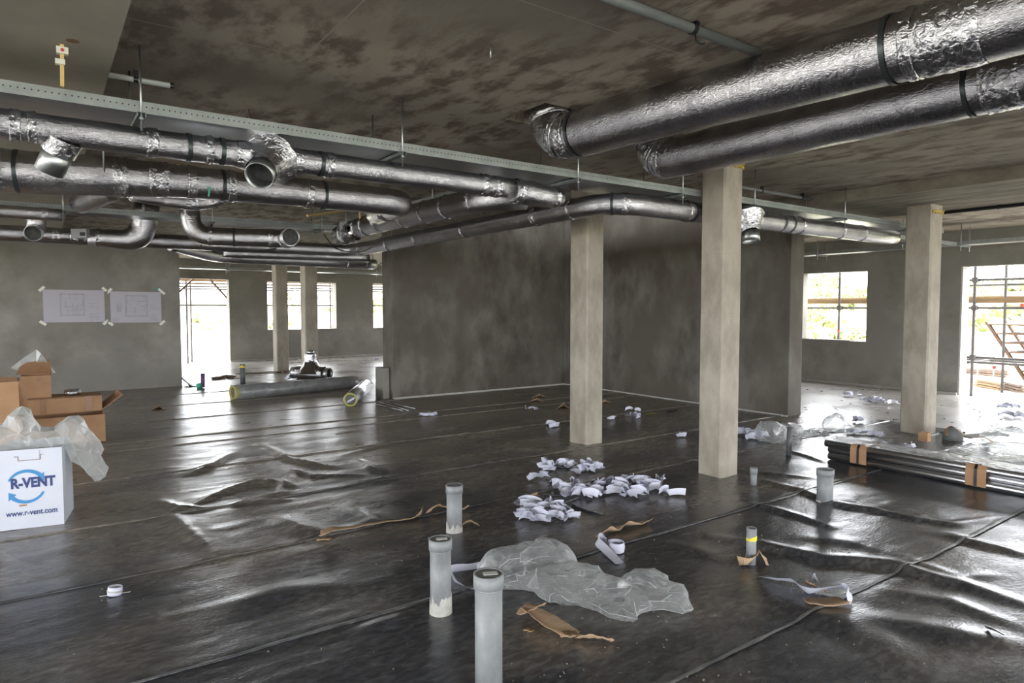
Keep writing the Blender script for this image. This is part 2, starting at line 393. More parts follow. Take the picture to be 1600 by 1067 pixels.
wall('wall_left', 'x', -7, 2.34, 14.85, 15.15, 0, SL, [], label='grey rendered wall with two drawings taped to it')
wall('wall_back', 'x', -7, 14.0, 20.85, 21.15, 0, SL, [(2.9, 4.60, 0, 2.44), (5.70, 7.87, 0.93, 2.41), (9.15, 11.3, 0.93, 2.41), (11.9, 13.5, 0.93, 2.41)], label='far grey rendered outside wall with doorway and windows')  # last window, hidden behind the core, added to brighten the right wall
wall('wall_right', 'y', -7, 20.85, 13.7, 14.0, 0, SL, [(-6, -4, 0.9, 2.35), (-2.6, -0.2, 0.9, 2.35), (1.6, 5.12, 0, 2.35), (6.80, 8.25, 0.91, 2.35), (11, 13.2, 0.91, 2.35), (15.5, 18, 0.91, 2.35)], label='right grey rendered outside wall with window and wide doorway')
wall('wall_front', 'x', -7, 14.0, -7.3, -7.0, 0, SL, [(-6, -2.6, 0.5, 2.6), (-1.4, 2.2, 0.5, 2.6), (3.4, 7.0, 0.5, 2.6), (8.0, 13.3, 0.1, 2.8)])  # unseen; last opening widened to brighten the right wall and columns
wall('wall_side', 'y', -7.0, 15, -7.3, -7.0, 0, SL, [(-6, -3, 0.5, 2.6), (-1.8, 2.0, 0.5, 2.6), (3.2, 7.4, 0.5, 2.6), (8.4, 12.8, 0.7, 2.6)])
# the L-shaped core wall; it runs on through the slab opening into the storey above
UP = 6.2
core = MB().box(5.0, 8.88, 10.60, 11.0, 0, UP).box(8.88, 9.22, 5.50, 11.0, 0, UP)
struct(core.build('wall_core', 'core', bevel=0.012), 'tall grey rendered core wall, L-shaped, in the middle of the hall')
# slab with the core opening and two duct holes
def slab(name, x0, x1, y0, y1, z0, z1, holes, mat):
    xs = sorted({x0, x1, *[h[0] for h in holes], *[h[1] for h in holes]}); ys = sorted({y0, y1, *[h[2] for h in holes], *[h[3] for h in holes]})
    m = MB()
    def solid(i, j):
        if i < 0 or j < 0 or i >= len(xs) - 1 or j >= len(ys) - 1: return False
        cx = (xs[i] + xs[i + 1]) / 2; cy = (ys[j] + ys[j + 1]) / 2
        return not any(h[0] < cx < h[1] and h[2] < cy < h[3] for h in holes)
    for i in range(len(xs) - 1):
        for j in range(len(ys) - 1):
            if not solid(i, j): continue
            a, b, c, d = xs[i], xs[i + 1], ys[j], ys[j + 1]
            m.add([(a, c, z0), (a, d, z0), (b, d, z0), (b, c, z0)], [(0, 1, 2, 3)])
            m.add([(a, c, z1), (b, c, z1), (b, d, z1), (a, d, z1)], [(0, 1, 2, 3)])
            for (di, dj, p, q) in ((-1, 0, (a, d), (a, c)), (1, 0, (b, c), (b, d)), (0, -1, (a, c), (b, c)), (0, 1, (b, d), (a, d))):
                if not solid(i + di, j + dj):
                    m.add([(*p, z0), (*q, z0), (*q, z1), (*p, z1)], [(0, 1, 2, 3)])
    return m.build(name, mat)
holes = [(6.2, 9.05, 6.7, 10.8), (2.86, 3.3, 3.62, 4.1), (3.98, 4.4, 3.62, 4.12)]
struct(slab('ceiling', -7, 13.7, -7, 20.85, SL, SL + 0.25, holes, 'slab_soffit'), 'stained board-marked concrete ceiling slab')
struct(MB().box(-7, 14, -7, 21, UP, UP + 0.2).build('ceiling_upper_baffle', 'slab_soffit'))  # unseen roof added over the shaft to dim its daylight
struct(MB().box(-1.5, 0.35, -7, 14.85, BM, SL + 0.01).build('trim_1', 'beam'), 'wide pale concrete band beam under the ceiling at left')
struct(MB().box(7.88, 9.75, -7, 5.49, BM, SL + 0.01).box(9.23, 9.75, 5.49, 20.85, BM, SL + .01).build('trim_2', 'beam_dark'), 'wide concrete band beam over the right column')
# unseen upper edge walls, added to keep the light of the shaft low
struct(MB().box(-7, 14, 20.85, 21.15, SL + .25, UP).box(13.7, 14, -7, 21, SL + .25, UP).box(-7, 13.7, -7.3, -7, SL + .25, SL + 1.6).build('wall_upper_baffle', 'render'))
# baseboard-like splash of screed along walls
struct(MB().box(13.66, 13.70, 5.12, 20.85, 0, 0.045).build('baseboard_right', 'slab_floor'))
struct(MB().box(4.6, 13.66, 20.81, 20.85, 0, 0.05).build('baseboard_back', 'slab_floor'))
struct(MB().box(5.0, 8.87, 10.585, 10.602, 0, 0.03).box(8.866, 8.882, 5.5, 10.59, 0, 0.03).build('trim_5', 'plaster'))
# pale door jamb and timber sill strip
struct(MB().box(13.705, 13.995, 5.09, 5.118, 0, 2.35).build('trim_3', 'plaster'))
struct(MB().box(13.72, 13.99, 7.15, 8.24, 0.912, 0.925).build('trim_4', 'old_timber'))

# columns
def column(label, x0, x1, y0, y1, top, joints, foam_on=False):
    t = thing('concrete_column', label, 'column', ((x0 + x1) / 2, (y0 + y1) / 2, 0), 'square concrete columns of the hall')
    c = 0.02; out = []
    ring = [(x0 + c, y0), (x1 - c, y0), (x1, y0 + c), (x1, y1 - c), (x1 - c, y1), (x0 + c, y1), (x0, y1 - c), (x0, y0 + c)]
    zs = [0.0] + sorted(joints) + [top]
    m = MB(); levels = [0.0]
    for z in joints: levels += [z - 0.004, z, z + 0.004]
    levels += [top]; levels = sorted(levels)
    vs = []
    cx, cy = (x0 + x1) / 2, (y0 + y1) / 2
    for z in levels:
        k = 0.985 if z in joints else 1.0
        vs += [(cx + (a - cx) * k, cy + (b - cy) * k, z) for a, b in ring]
    fs = [(i * 8 + k, i * 8 + (k + 1) % 8, (i + 1) * 8 + (k + 1) % 8, (i + 1) * 8 + k) for i in range(len(levels) - 1) for k in range(8)]
    fs += [tuple(range(7, -1, -1)), tuple((len(levels) - 1) * 8 + k for k in range(8))]
    m.add(vs, fs); m.build('shaft', 'column', t)
    if foam_on:
        f = MB(); rnd = random.Random(3)
        for k in range(16):
            px = x0 + (x1 - x0) * rnd.random(); 
            f.tube([(px, y0 - .004, top - .045 * rnd.random() - 0.06), (px + .03, y0 - .012, top - .05 * rnd.random() - 0.06)], .009, 6)
        for k in range(6):
            f.tube([(x1, y0 + .05 * k, top - .07 * rnd.random() - .05), (x1 + .015, y0 + .05 * k + .02, top - .05 * rnd.random() - .06)], .01, 6)
        f.build('foam_residue', 'foam', t)
    return t
column('pale square concrete column left of centre, its foot on the black membrane before the core wall', 5.097, 5.36, 5.67, 5.98, SL, [2.35, 0.42])
column('nearest and widest pale concrete column, right of centre, big silver duct passing over it', 5.13, 5.40, 3.845, 4.115, SL, [2.1, 1.55], True)
column('pale concrete column at right, carrying the wide band beam', 8.93, 9.23, 3.67, 3.98, BM, [1.1], True)
column('thin distant column at left, before the edge of the far left window', 4.77, 5.07, 16.71, 17.04, SL, [])
column('distant column standing behind the foil tee piece on the floor', 5.02, 5.33, 15.30, 15.62, SL, [])
# skirting of dark membrane turned up at the column and wall feet
M['upstand'] = M['sheet']
tag(MB().box(8.90, 9.26, 3.64, 4.01, 0.006, 0.022).build('membrane_collar', 'sheet'), 'dark membrane collar around the foot of the right column', 'membrane')
tag(MB().box(4.86, 4.99, 10.7, 11.02, 0.0, 0.55).build('wall_upstand', 'render', bevel=.01), 'low grey rendered block beside the left end of the core wall', 'block')

# portals at the openings that light the hall
for s, e, a, b in [(-6, -2.6, .5, 2.6), (-1.4, 2.2, .5, 2.6), (3.4, 7.0, .5, 2.6), (8.0, 13.3, .1, 2.8)]:
    portal(((s + e) / 2, -7.0, (a + b) / 2), (R(90), 0, 0), e - s, b - a)
for s, e, a, b in [(-6, -3, .5, 2.6), (-1.8, 2.0, .5, 2.6), (3.2, 7.4, .5, 2.6), (8.4, 12.8, .7, 2.6)]:
    portal((-7.0, (s + e) / 2, (a + b) / 2), (R(90), 0, R(-90)), e - s, b - a)
for s, e, a, b in [(1.6, 5.12, 0, 2.35), (6.8, 8.25, .91, 2.35), (-2.6, -.2, .9, 2.35), (-6, -4, .9, 2.35), (11, 13.2, .91, 2.35), (15.5, 18, .91, 2.35)]:
    portal((13.7, (s + e) / 2, (a + b) / 2), (R(90), 0, R(90)), e - s, b - a)
for s, e, a, b in [(2.9, 4.6, 0, 2.44), (5.7, 7.87, .93, 2.41), (9.15, 11.3, .93, 2.41), (11.9, 13.5, .93, 2.41)]:
    portal(((s + e) / 2, 20.85, (a + b) / 2), (R(90), 0, R(180)), e - s, b - a)

portal((-7.0, 7, 4.72), (R(90), 0, R(-90)), 26, 2.9)
portal((3.3, -7.0, 5.4), (R(90), 0, 0), 20, 1.6)

# ------------------------------------------------------------------ membrane sheets on the floor
rng = np.random.RandomState(4)
_tab = rng.rand(8, 256, 256)
def vnoise(x, y, k=0):
    x = np.asarray(x, float) + 1000.3 + k * 17.1; y = np.asarray(y, float) + 1000.7 + k * 9.3
    xi = np.floor(x).astype(int); yi = np.floor(y).astype(int); fx = x - xi; fy = y - yi
    fx = fx * fx * (3 - 2 * fx); fy = fy * fy * (3 - 2 * fy); T = _tab[k % 8]
    a = T[xi % 256, yi % 256]; b = T[(xi + 1) % 256, yi % 256]; c = T[xi % 256, (yi + 1) % 256]; d = T[(xi + 1) % 256, (yi + 1) % 256]
    return (a * (1 - fx) + b * fx) * (1 - fy) + (c * (1 - fx) + d * fx) * fy
folds = []   # (world polyline, half width, height)
def fold(px, wdt, hgt): folds.append(([P(a, b) for a, b in px], wdt, hgt))
fold([(296, 744), (335, 727), (364, 709)], .06, .032)
fold([(404, 694), (455, 720), (490, 727), (532, 733)], .045, .03)
fold([(292, 796), (350, 770), (395, 756), (425, 755), (460, 763)], .05, .034)
fold([(410, 776), (440, 774), (458, 737), (490, 745), (565, 744)], .045, .024)
fold([(555, 718), (580, 733), (604, 742)], .04, .026)
fold([(566, 753), (590, 752), (614, 748)], .03, .02)
fold([(430, 811), (475, 828), (512, 838)], .09, .03)
fold([(545, 797), (585, 818), (625, 822)], .09, .026)
fold([(268, 806), (300, 835), (345, 868)], .10, .032)
fold([(245, 784), (285, 798), (322, 797)], .045, .026)
fold([(360, 795), (380, 787), (452, 783)], .035, .018)
fold([(540, 712), (590, 700), (640, 690)], .05, .02)
fold([(150, 742), (210, 740), (280, 731)], .06, .014)
fold([(0, 880), (60, 872), (160, 845), (240, 833)], .09, .012)
fold([(330, 955), (440, 925), (560, 915)], .10, .012)
fold([(560, 990), (640, 965)], .06, .016)
# right hand side
fold([(1120, 843), (1180, 851), (1225, 863), (1290, 877), (1345, 880), (1400, 886), (1440, 900), (1510, 917), (1610, 950)], .07, .036)
fold([(1150, 745), (1205, 756), (1260, 772), (1300, 790), (1360, 798), (1420, 812), (1490, 822), (1560, 812)], .06, .026)
fold([(1170, 789), (1215, 800), (1255, 812), (1300, 826)], .05, .024)
fold([(1145, 735), (1200, 742), (1270, 748)], .05, .02)
fold([(1250, 842), (1330, 850), (1400, 868)], .08, .014)
fold([(1460, 835), (1530, 852), (1610, 872)], .07, .026)
fold([(1400, 870), (1500, 905), (1560, 900)], .05, .014)
fold([(1230, 705), (1262, 715), (1292, 725)], .04, .02)
fold([(1280, 780), (1350, 790), (1420, 800)], .05, .014)
fold([(1240, 950), (1340, 985), (1420, 1040)], .12, .02)
fold([(1320, 960), (1450, 985), (1600, 1010)], .10, .02)
fold([(1380, 925), (1480, 940), (1600, 985)], .06, .012)
fold([(760, 700), (850, 705), (960, 690)], .08, .014)
fold([(900, 745), (1000, 752), (1080, 742)], .07, .015)
fold([(980, 705), (1040, 715), (1090, 725)], .08, .022)
fold([(650, 690), (720, 678), (760, 684)], .05, .015)
fold([(1030, 850), (1090, 862), (1150, 885)], .09, .015)
fold([(870, 980), (900, 1020), (860, 1050)], .05, .01)
def hgt(x, y):
    x = np.asarray(x, float); y = np.asarray(y, float)
    h = 0.006 + 0.010 * np.clip(vnoise(x * 1.1 + y * .25, y * 3.6, 0) - .45, 0, 1) + 0.007 * np.clip(vnoise(x * 2.4 - y * .6, y * 7.5, 1) - .5, 0, 1) \
        + 0.004 * vnoise(x * 6, y * 14, 2) + 0.012 * np.clip(vnoise(x * .8 + y * 1.1, y * 1.3 - x * .5, 3) - .62, 0, 1)
    for pts, wd, hg in folds:
        d2 = np.full(x.shape, 1e9); n = len(pts) - 1; tt = np.zeros(x.shape)
        for i in range(n):
            a, b = pts[i], pts[i + 1]; ax, ay = a.x, a.y; dx, dy = b.x - ax, b.y - ay; L2 = dx * dx + dy * dy
            t = np.clip(((x - ax) * dx + (y - ay) * dy) / L2, 0, 1)
            q = (x - ax - t * dx) ** 2 + (y - ay - t * dy) ** 2
            up = q < d2; d2 = np.where(up, q, d2); tt = np.where(up, (i + t) / n, tt)
        amp = np.sin(np.pi * np.clip(tt * .92 + .04, 0, 1)) ** .6
        h = h + hg * amp * np.exp(-d2 / (wd * wd))
    return h
def gz(x, y, add=0.0): return float(hgt(np.array([x]), np.array([y]))[0]) + add
seams = [-1.4, -0.6, 0.6, 1.84, 3.14, 4.45, 5.6, 7.08, 8.45, 8.95, 10.4, 11.9, 13.4, 14.83]
SX0, SX1 = -3.0, 9.7
for i in range(len(seams) - 1):
    y0, y1 = seams[i], seams[i + 1]
    st = .026 if y1 < 6 else (.035 if y1 < 9.2 else .07)
    ys = np.linspace(y0, y1 + .03, int((y1 - y0) / st) + 2); x1 = 5.0 if y0 > 10 else (8.87 if y0 > 5.4 else SX1)
    xs = np.linspace(SX0, x1, int((x1 - SX0) / (st * 1.25)) + 2)
    X, Y = np.meshgrid(xs, ys)
    wav = .018 * (vnoise(xs * .9, xs * 0 + i, 4) - .5) + .008 * (vnoise(xs * 5, xs * 0 + i, 5) - .5)
    Y = Y + wav[None, :] * (1 - (ys - y0) / (y1 - y0))[:, None]
    Z = hgt(X, Y)
    edge = np.clip(1 - (Y - y0) / .03, 0, 1)                      # the near edge lies on the sheet before it
    Z = Z + .0055 * np.clip(1 - (Y - y0) / .25, 0, 1) + .004 * np.clip(vnoise(X * 3, Y * 0 + i, 6) - .5, 0, 1) * edge
    ny, nx = X.shape
    vs = np.stack([X, Y, Z], -1).reshape(-1, 3)
    # a small lip turned down at the edge gives the sheet a thickness
    lip = np.stack([X[0], Y[0] - .001, np.maximum(Z[0] - .008, .001)], -1)
    vs = np.concatenate([vs, lip]); idx = np.arange(ny * nx).reshape(ny, nx)
    q = np.stack([idx[:-1, :-1], idx[:-1, 1:], idx[1:, 1:], idx[1:, :-1]], -1).reshape(-1, 4)
    l0 = ny * nx + np.arange(nx); q2 = np.stack([l0[:-1], l0[1:], idx[0, 1:], idx[0, :-1]], -1)
    q = np.concatenate([q, q2])
    me = bpy.data.meshes.new('membrane_sheet'); me.from_pydata(vs.tolist(), [], q.tolist()); me.materials.append(M['sheet'])
    me.polygons.foreach_set('use_smooth', [True] * len(me.polygons)); me.update()
    o = bpy.data.objects.new('membrane_sheet', me); C.objects.link(o); o.parent = fl
# clear tape on two of the laps; the other strips paint seam highlights
def lap_tape_and_glint(x0, x1, y, wd):
    m = MB(); xs = np.arange(x0, x1, .06); n = len(xs); vs = []; fs = []
    rr = random.Random(int(y * 100))
    for x in xs:
        dy = .018 * (float(vnoise(np.array([x * .9]), np.array([0.0]), 4)[0]) - .5)
        for k in (-.5, 0, .5):
            yy = y + dy + k * wd + rr.uniform(-.003, .003); vs.append((x, yy, gz(x, yy, .0065 + rr.uniform(0, .002) * (k == 0))))
    for i in range(n - 1):
        for k in range(2): a = i * 3 + k; fs.append((a, a + 3, a + 4, a + 1))
    m.add(vs, fs); m.build('seam_tape_and_glint', 'seam_tape_and_glint', fl, smooth=True)
lap_tape_and_glint(2.0, 6.3, 1.84, .022); lap_tape_and_glint(2.6, 6.2, 3.13, .016); lap_tape_and_glint(-.4, 2.4, 3.15, .016)  # third strip paints the highlight of the left seam
lap_tape_and_glint(-1.5, 3.0, 4.45, .007); lap_tape_and_glint(1.6, 5.0, 5.6, .006)  # hairline strips standing in for highlights along these seams

# ------------------------------------------------------------------ outside
def terrain(x, y):
    d1 = np.clip((x - 19) / 55, 0, 1); d2 = np.clip((y - 30) / 60, 0, 1)
    z = -.35 + 3.6 * d1 ** .8 * (1 + .3 * vnoise(x * .04, y * .07, 1)) + 2.4 * d2 + .25 * vnoise(x * .5, y * .5, 2) * np.maximum(d1, d2) * 2
    return z
xs = np.linspace(-60, 130, 150); ys = np.linspace(-60, 150, 150); X, Y = np.meshgrid(xs, ys); Z = terrain(X, Y)
vs = np.stack([X, Y, Z], -1).reshape(-1, 3); idx = np.arange(150 * 150).reshape(150, 150)
q = np.stack([idx[:-1, :-1], idx[:-1, 1:], idx[1:, 1:], idx[1:, :-1]], -1).reshape(-1, 4)
me = bpy.data.meshes.new('hillside'); me.from_pydata(vs.tolist(), [], q.tolist()); me.materials.append(M['hill'])
me.polygons.foreach_set('use_smooth', [True] * len(me.polygons)); me.update()
o = bpy.data.objects.new('hillside', me); C.objects.link(o); struct(o, 'dry sloping hillside around the building')
struct(MB().box(-25, 20, -25, 30, -.4, -.12).build('site_yard', 'earth', bevel=.05), 'pale trampled earth around the building')
r_ = np.random.RandomState(3)
def leaves(n_clump, region, per, size):
    V = []; F = []; c = 0
    for k in range(n_clump):
        cx = r_.uniform(region[0], region[1]); cy = r_.uniform(region[2], region[3]); cz = float(terrain(np.array([cx]), np.array([cy]))[0])
        rad = r_.uniform(.5, 1.5) * size
        p = r_.normal(0, 1, (per, 3)); p /= np.linalg.norm(p, axis=1)[:, None]; p *= rad * r_.uniform(.5, 1, (per, 1)); p[:, 2] = np.abs(p[:, 2]) * .7
        p += (cx, cy, cz)
        a = r_.normal(0, 1, (per, 3)); b = r_.normal(0, 1, (per, 3)); s = .16 * size
        a = a / np.linalg.norm(a, axis=1)[:, None] * s; b = b / np.linalg.norm(b, axis=1)[:, None] * s
        V.append(np.stack([p - a, p + b, p + a, p - b], 1).reshape(-1, 3)); F.append(np.arange(c, c + per * 4).reshape(-1, 4)); c += per * 4
    return np.concatenate(V), np.concatenate(F)
V1, F1 = leaves(520, (21, 75, -30, 60), 70, 1.0); V2, F2 = leaves(36, (-10, 40, 38, 90), 60, 1.1)
me = bpy.data.meshes.new('hillside_scrub'); me.from_pydata(np.concatenate([V1, V2]).tolist(), [], np.concatenate([F1, F2 + len(V1)]).tolist())
me.materials.append(M['scrub']); o = bpy.data.objects.new('hillside_scrub', me); C.objects.link(o)
tag(o, 'green scrub growing all over the hillside outside', 'bushes', kind='stuff')

def tubeobj(name, mat, a, b, r, parent): return MB().tube([a, b], r, 10).build(name, mat, parent, smooth=True)
def coupler(p, parent):
    return MB().obox(p, (1, 0, 0), (0, 1, 0), .045, .045, .05).tube([Vector(p) - Vector((0, 0, .02)), Vector(p) + Vector((0, .07, .0))], .02, 8).build('coupler', 'scaf', parent)
# right scaffold, outside wall_right
sc = thing('scaffold', 'steel tube scaffold with timber boards outside the right-hand wall', 'scaffold', (14.9, 5, -.12))
XS = 14.75
for y in (1.0, 3.6, 5.27, 7.93, 10.2):
    for dx in (0, 1.1):
        yy = y - (0.15 if dx else 0)
        tubeobj('standard', 'scaf', (XS + dx, yy, -.12), (XS + dx, yy, 5.5 if dx or y < 7 else 5.5), .026, sc)
for (z, dx) in ((2.14, 0), (2.07, 1.1), (1.60, 0), (.64, 0), (.52, 1.1), (.54, .06)):
    tubeobj('ledger', 'scaf', (XS + dx + .05, 0, z), (XS + dx + .05, 6.1 if z > 2 else 11, z), .026, sc)
for y in (1.0, 3.6, 5.27, 7.93, 10.2):
    for z in ((.64, 1.60, 2.14) if y < 6 else (.64, 1.60)): coupler((XS + .02, y, z), sc)
    tubeobj('transom', 'scaf', (XS - .15, y + .08, .53), (XS + 1.3, y + .08, .53), .022, sc)
MB().box(XS + 1.16, XS + 1.2, -.5, 11.2, 1.70, 1.84).build('toe_board', 'timber', sc)
MB().box(XS + .08, XS + .12, -.5, 11.2, 1.70, 1.79).build('toe_board', 'timber', sc)
for y, z in ((4.5, 1.62), (7.93, 1.05), (4.9, .44)): MB().tube([(XS + .0, y, z), (XS + .0, y + .001, z + .06)], .03, 10).build('paint_mark', 'red', sc)
# scaffold outside the back wall with a deck
sc2 = thing('scaffold', 'scaffold with a timber deck and props seen through the far left doorway and windows', 'scaffold', (6, 22.3, -.12))
for x in (1.6, 3.64, 8.2, 11):
    tubeobj('standard', 'scaf', (x, 22.0, -.12), (x, 22.0, 5.2), .028, sc2)
    tubeobj('standard', 'scaf', (x + .3, 23.1, -.12), (x + .3, 23.1, 5.2), .028, sc2)
for z, y in ((2.25, 22.0), (2.2, 23.1), (1.68, 22.05)): tubeobj('ledger', 'scaf', (1, y, z), (12, y, z), .026, sc2)
for k in range(5): MB().box(1, 12, 22.02 + k * .22, 22.21 + k * .22, 2.33 + .003 * k, 2.37 + .003 * k).build('deck_board', 'old_timber', sc2)
MB().box(1, 12, 21.95, 21.98, 2.4, 2.52).build('toe_board', 'timber', sc2)
for a, b in (((3.95, 21.3, 2.69), (3.1, 21.3, 1.82)), ((4.0, 21.3, 2.64), (4.78, 21.3, 1.73))):
    MB().bar(a, b, .05, .09, (0, 1, 0)).build('timber_brace', 'old_timber', sc2)
# timber stair formwork outside the right doorway
tr = thing('timber_stair', 'timber stair frame leaning beyond the scaffold in the right doorway', 'stair', (17, 4.2, -.12))
p0 = PA(1542, 503, 0, 16.6); p1 = PA(1612, 608, 0, 16.6)
dirv = (p1 - p0)
for dx in (0, 1.1):
    MB().bar(p0 + Vector((dx, 0, 0)), p0 + dirv * 1.25 + Vector((dx, 0, 0)), .04, .13, (1, 0, 0)).build('stringer', 'stair_timber', tr)
for k in range(9):
    q = p0 + dirv * (.03 + k * .14)
    MB().box(q.x - .05, q.x + 1.15, q.y - 1.9 , q.y - .02, q.z - .03, q.z).build('tread', 'stair_timber', tr)
# low mesh fence and debris outside
fe = thing('mesh_fence', 'pale wire mesh fence beyond the right window', 'fence', (18, 8, -.12))
for k in range(18):
    MB().tube([(18.5, 5.5 + k * .33, -.2), (18.5, 5.5 + k * .33, .95)], .012, 6).build('fence_post', 'fence_wire', fe)
for z in (.15, .5, .93): MB().tube([(18.5, 5.3, z), (18.5, 11.4, z)], .01, 6).build('fence_rail', 'fence_wire', fe)
def debris(name, label, cat, px, py, dims, ang, mat):
    p = P(px, py, -.12); m = MB(); c, s = math.cos(ang), math.sin(ang)
    for k in range(3):
        m.obox(p + Vector((0, 0, .03 + k * .055)), (c, s, 0.03), (-s, c, 0), dims[0] / 2, dims[1] / 2 * (1 - .2 * k), .02)
    tag(m.build(name, mat, loc=p), label, cat)
debris('timber_stack', 'low stack of dark planks on the bright ground outside the right doorway', 'planks', 1537, 586, (1.3, .3), 1.3 - 3.14, 'old_timber')
debris('broken_plank', 'broken pale plank lying outside, lower left in the right doorway', 'plank', 1545, 607, (.7, .15), 1.0, 'timber')
debris('broken_plank', 'short plank outside at the right edge of the doorway', 'plank', 1582, 611, (.6, .15), .8, 'old_timber')

# ------------------------------------------------------------------ cable trays
def tray(name, label, axis, a0, a1, b0, b1, z, rods, holes_on=True, rail=.062, top=None):
    """a sheet steel tray from a0 to a1 along axis, b0..b1 wide, underside at z"""
    def T(a, b, zz): return (a, b, zz) if axis == 'x' else (b, a, zz)
    t = thing(name, label, 'cable tray', T((a0 + a1) / 2, b0, z), 'galvanised cable trays')
    def bx(m, aa, ab, ba, bb, z0, z1):
        p = T(aa, ba, z0); q = T(ab, bb, z1); m.box(min(p[0], q[0]), max(p[0], q[0]), min(p[1], q[1]), max(p[1], q[1]), z0, z1)
    m = MB(); bx(m, a0, a1, b0 + .002, b1 - .002, z, z + .003)
    n = int((a1 - a0) / 3) + 1
    m.build('tray_bed', 'tray_under', t)
    for k, b in enumerate((b0, b1)):
        m = MB(); e = .0015
        bx(m, a0, a1, b - e, b + e, z, z + rail)
        s = 1 if k == 0 else -1
        bx(m, a0, a1, min(b, b + s * .014), max(b, b + s * .014), z + rail - .003, z + rail)
        m.build('side_rail', 'galv_matt', t)
    if holes_on:
        m = MB(); a = a0 + .02
        while a < a1:
            c = T(a, b0 - .0018, z + rail * .55); d = T(a, b0 - .0026, z + rail * .55)
            m.tube([c, d], .0042, 6); a += .028
        o = m.build('rail_slots', 'black', t); o['kind'] = 'stuff'
    for a in rods:
        m = MB(); p0 = T(a - .021, b0 - .03, z - .028); p1 = T(a + .021, b1 + .03, z - .003)
        # slotted support channel below the tray
        bx(m, a - .021, a - .018, b0 - .04, b1 + .04, z - .028, z - .003); bx(m, a + .018, a + .021, b0 - .04, b1 + .04, z - .028, z - .003)
        bx(m, a - .021, a + .021, b0 - .04, b1 + .04, z - .006, z - .003)
        m.build('support_channel', 'galv_matt', t)
        for b in (b0 - .022, b1 + .022):
            r = MB().tube([T(a, b, z - .10), T(a, b, top or SL)], .0055, 8).build('hanger_rod', 'galv', t, smooth=True)
            MB().tube([T(a, b, z - .04), T(a, b, z - .029)], .011, 6).build('nut', 'galv', r)
    return t
TZ = 2.65
tray('cable_tray', 'long galvanised cable tray crossing the whole picture under the ceiling', 'x', -2.2, 10.4, 4.12, 4.56, TZ, [-.9, .48, 2.02, 3.58, 4.85, 5.95, 7.7, 9.6])
tray('cable_tray', 'second galvanised tray further back at left, above the open-ended duct', 'x', -2.5, 3.5, 8.72, 9.05, TZ, [-1.2, .25, 1.75, 3.1])
tray('cable_tray', 'short tray running back between the foil ducts at centre', 'y', 4.6, 9.3, 3.42, 3.98, TZ + .07, [6.2, 8.6], False)
tray('cable_tray', 'tray near the far wall above the left windows', 'x', 2.0, 13.0, 19.0, 19.3, TZ - .02, [4.2, 8.6, 11.5], False)
tray('cable_tray', 'narrow bright tray along the right wall above the window', 'y', 2.2, 18.9, 12.55, 12.85, TZ, [3.4, 4.7, 7.2, 10, 13, 16], False)
tray('cable_tray', 'last tray behind the right-hand column', 'x', 9.9, 12.5, 4.75, 5.0, TZ - .02, [11.2], False)

# loose hanger rods
for x, y, z0, lb in ((.36, 4.9, 2.45, 'single thin rod hanging beside the tray, left of the foil tee'), (1.25, 4.95, 2.7, 'short hanger rod stub above the long tray at left'),
                     (2.0, 3.0, 2.93, 'tiny rod stub on the ceiling above the long tray')):
    tag(MB().tube([(x, y, z0), (x, y, SL)], .005, 8).build('hanger_rod', 'galv', loc=(x, y, z0), smooth=True), lb, 'rod')

# ------------------------------------------------------------------ ducts
def duct(label, path, r, bends=.3, bands=(), straps=(), ends=(), radii=None, seg=28, name='foil_duct', mat='foil', group=None, wob=.003):
    """insulated duct: jacket, wrinkled tape bands at distances, dark straps, open ends"""
    pts = resample(fillet(path, bends, 10), .12)
    t = thing(name, label, 'duct', path[0], group)
    L = length(pts)
    rad = [r] * len(pts)
    if radii:
        acc = 0; rad = []
        for i, p in enumerate(pts):
            if i: acc += (p - pts[i - 1]).length
            rad.append(float(np.interp(acc, [q[0] for q in radii], [q[1] for q in radii])))
    def rr(d): return float(np.interp(d, [q[0] for q in radii], [q[1] for q in radii])) if radii else r
    MB().tube(pts, rad, seg, cap=True, wob=wob, wsc=4).build('insulation_jacket', mat, t, smooth=True)
    for d, wd in bands:
        q = [along(pts, d + wd * (k / 14 - .5)) for k in range(15)]
        MB().tube(q, [rr(d) + .0045 * (1 if 0 < k < 14 else -.2) for k in range(15)], 48, cap=False, wob=.007, wsc=42).build('foil_tape_band', 'foil_tape', t, smooth=True)
    for d in straps:
        q = [along(pts, d - .012), along(pts, d + .012)]
        MB().tube(q, rr(d) + .006, seg, cap=False).build('clamp_strap', 'clamp', t, smooth=True)
    for which in ends:
        a, b = (pts[0], pts[1]) if which == 0 else (pts[-1], pts[-2])
        d = (a - b).normalized(); rE = rad[0] if which == 0 else rad[-1]
        MB().pipe(a - d * .15, a + d * .05, rE * .93, rE * .9).build('end_collar', 'galv', t, smooth=True)
        MB().disc(a + d * .001, d, rE * .9).build('duct_shade_disc', 'mouth_shade', t)
    return t
def crumple_tube(name, pts, rad, parent, mat='foil_tape', wob=.008, seg=40, wsc=22):
    return MB().tube(resample(pts, .03), np.interp(np.linspace(0, 1, len(resample(pts, .03))), np.linspace(0, 1, len(rad)), rad).tolist(), seg, cap=False, wob=wob, wsc=wsc).build(name, mat, parent, smooth=True)

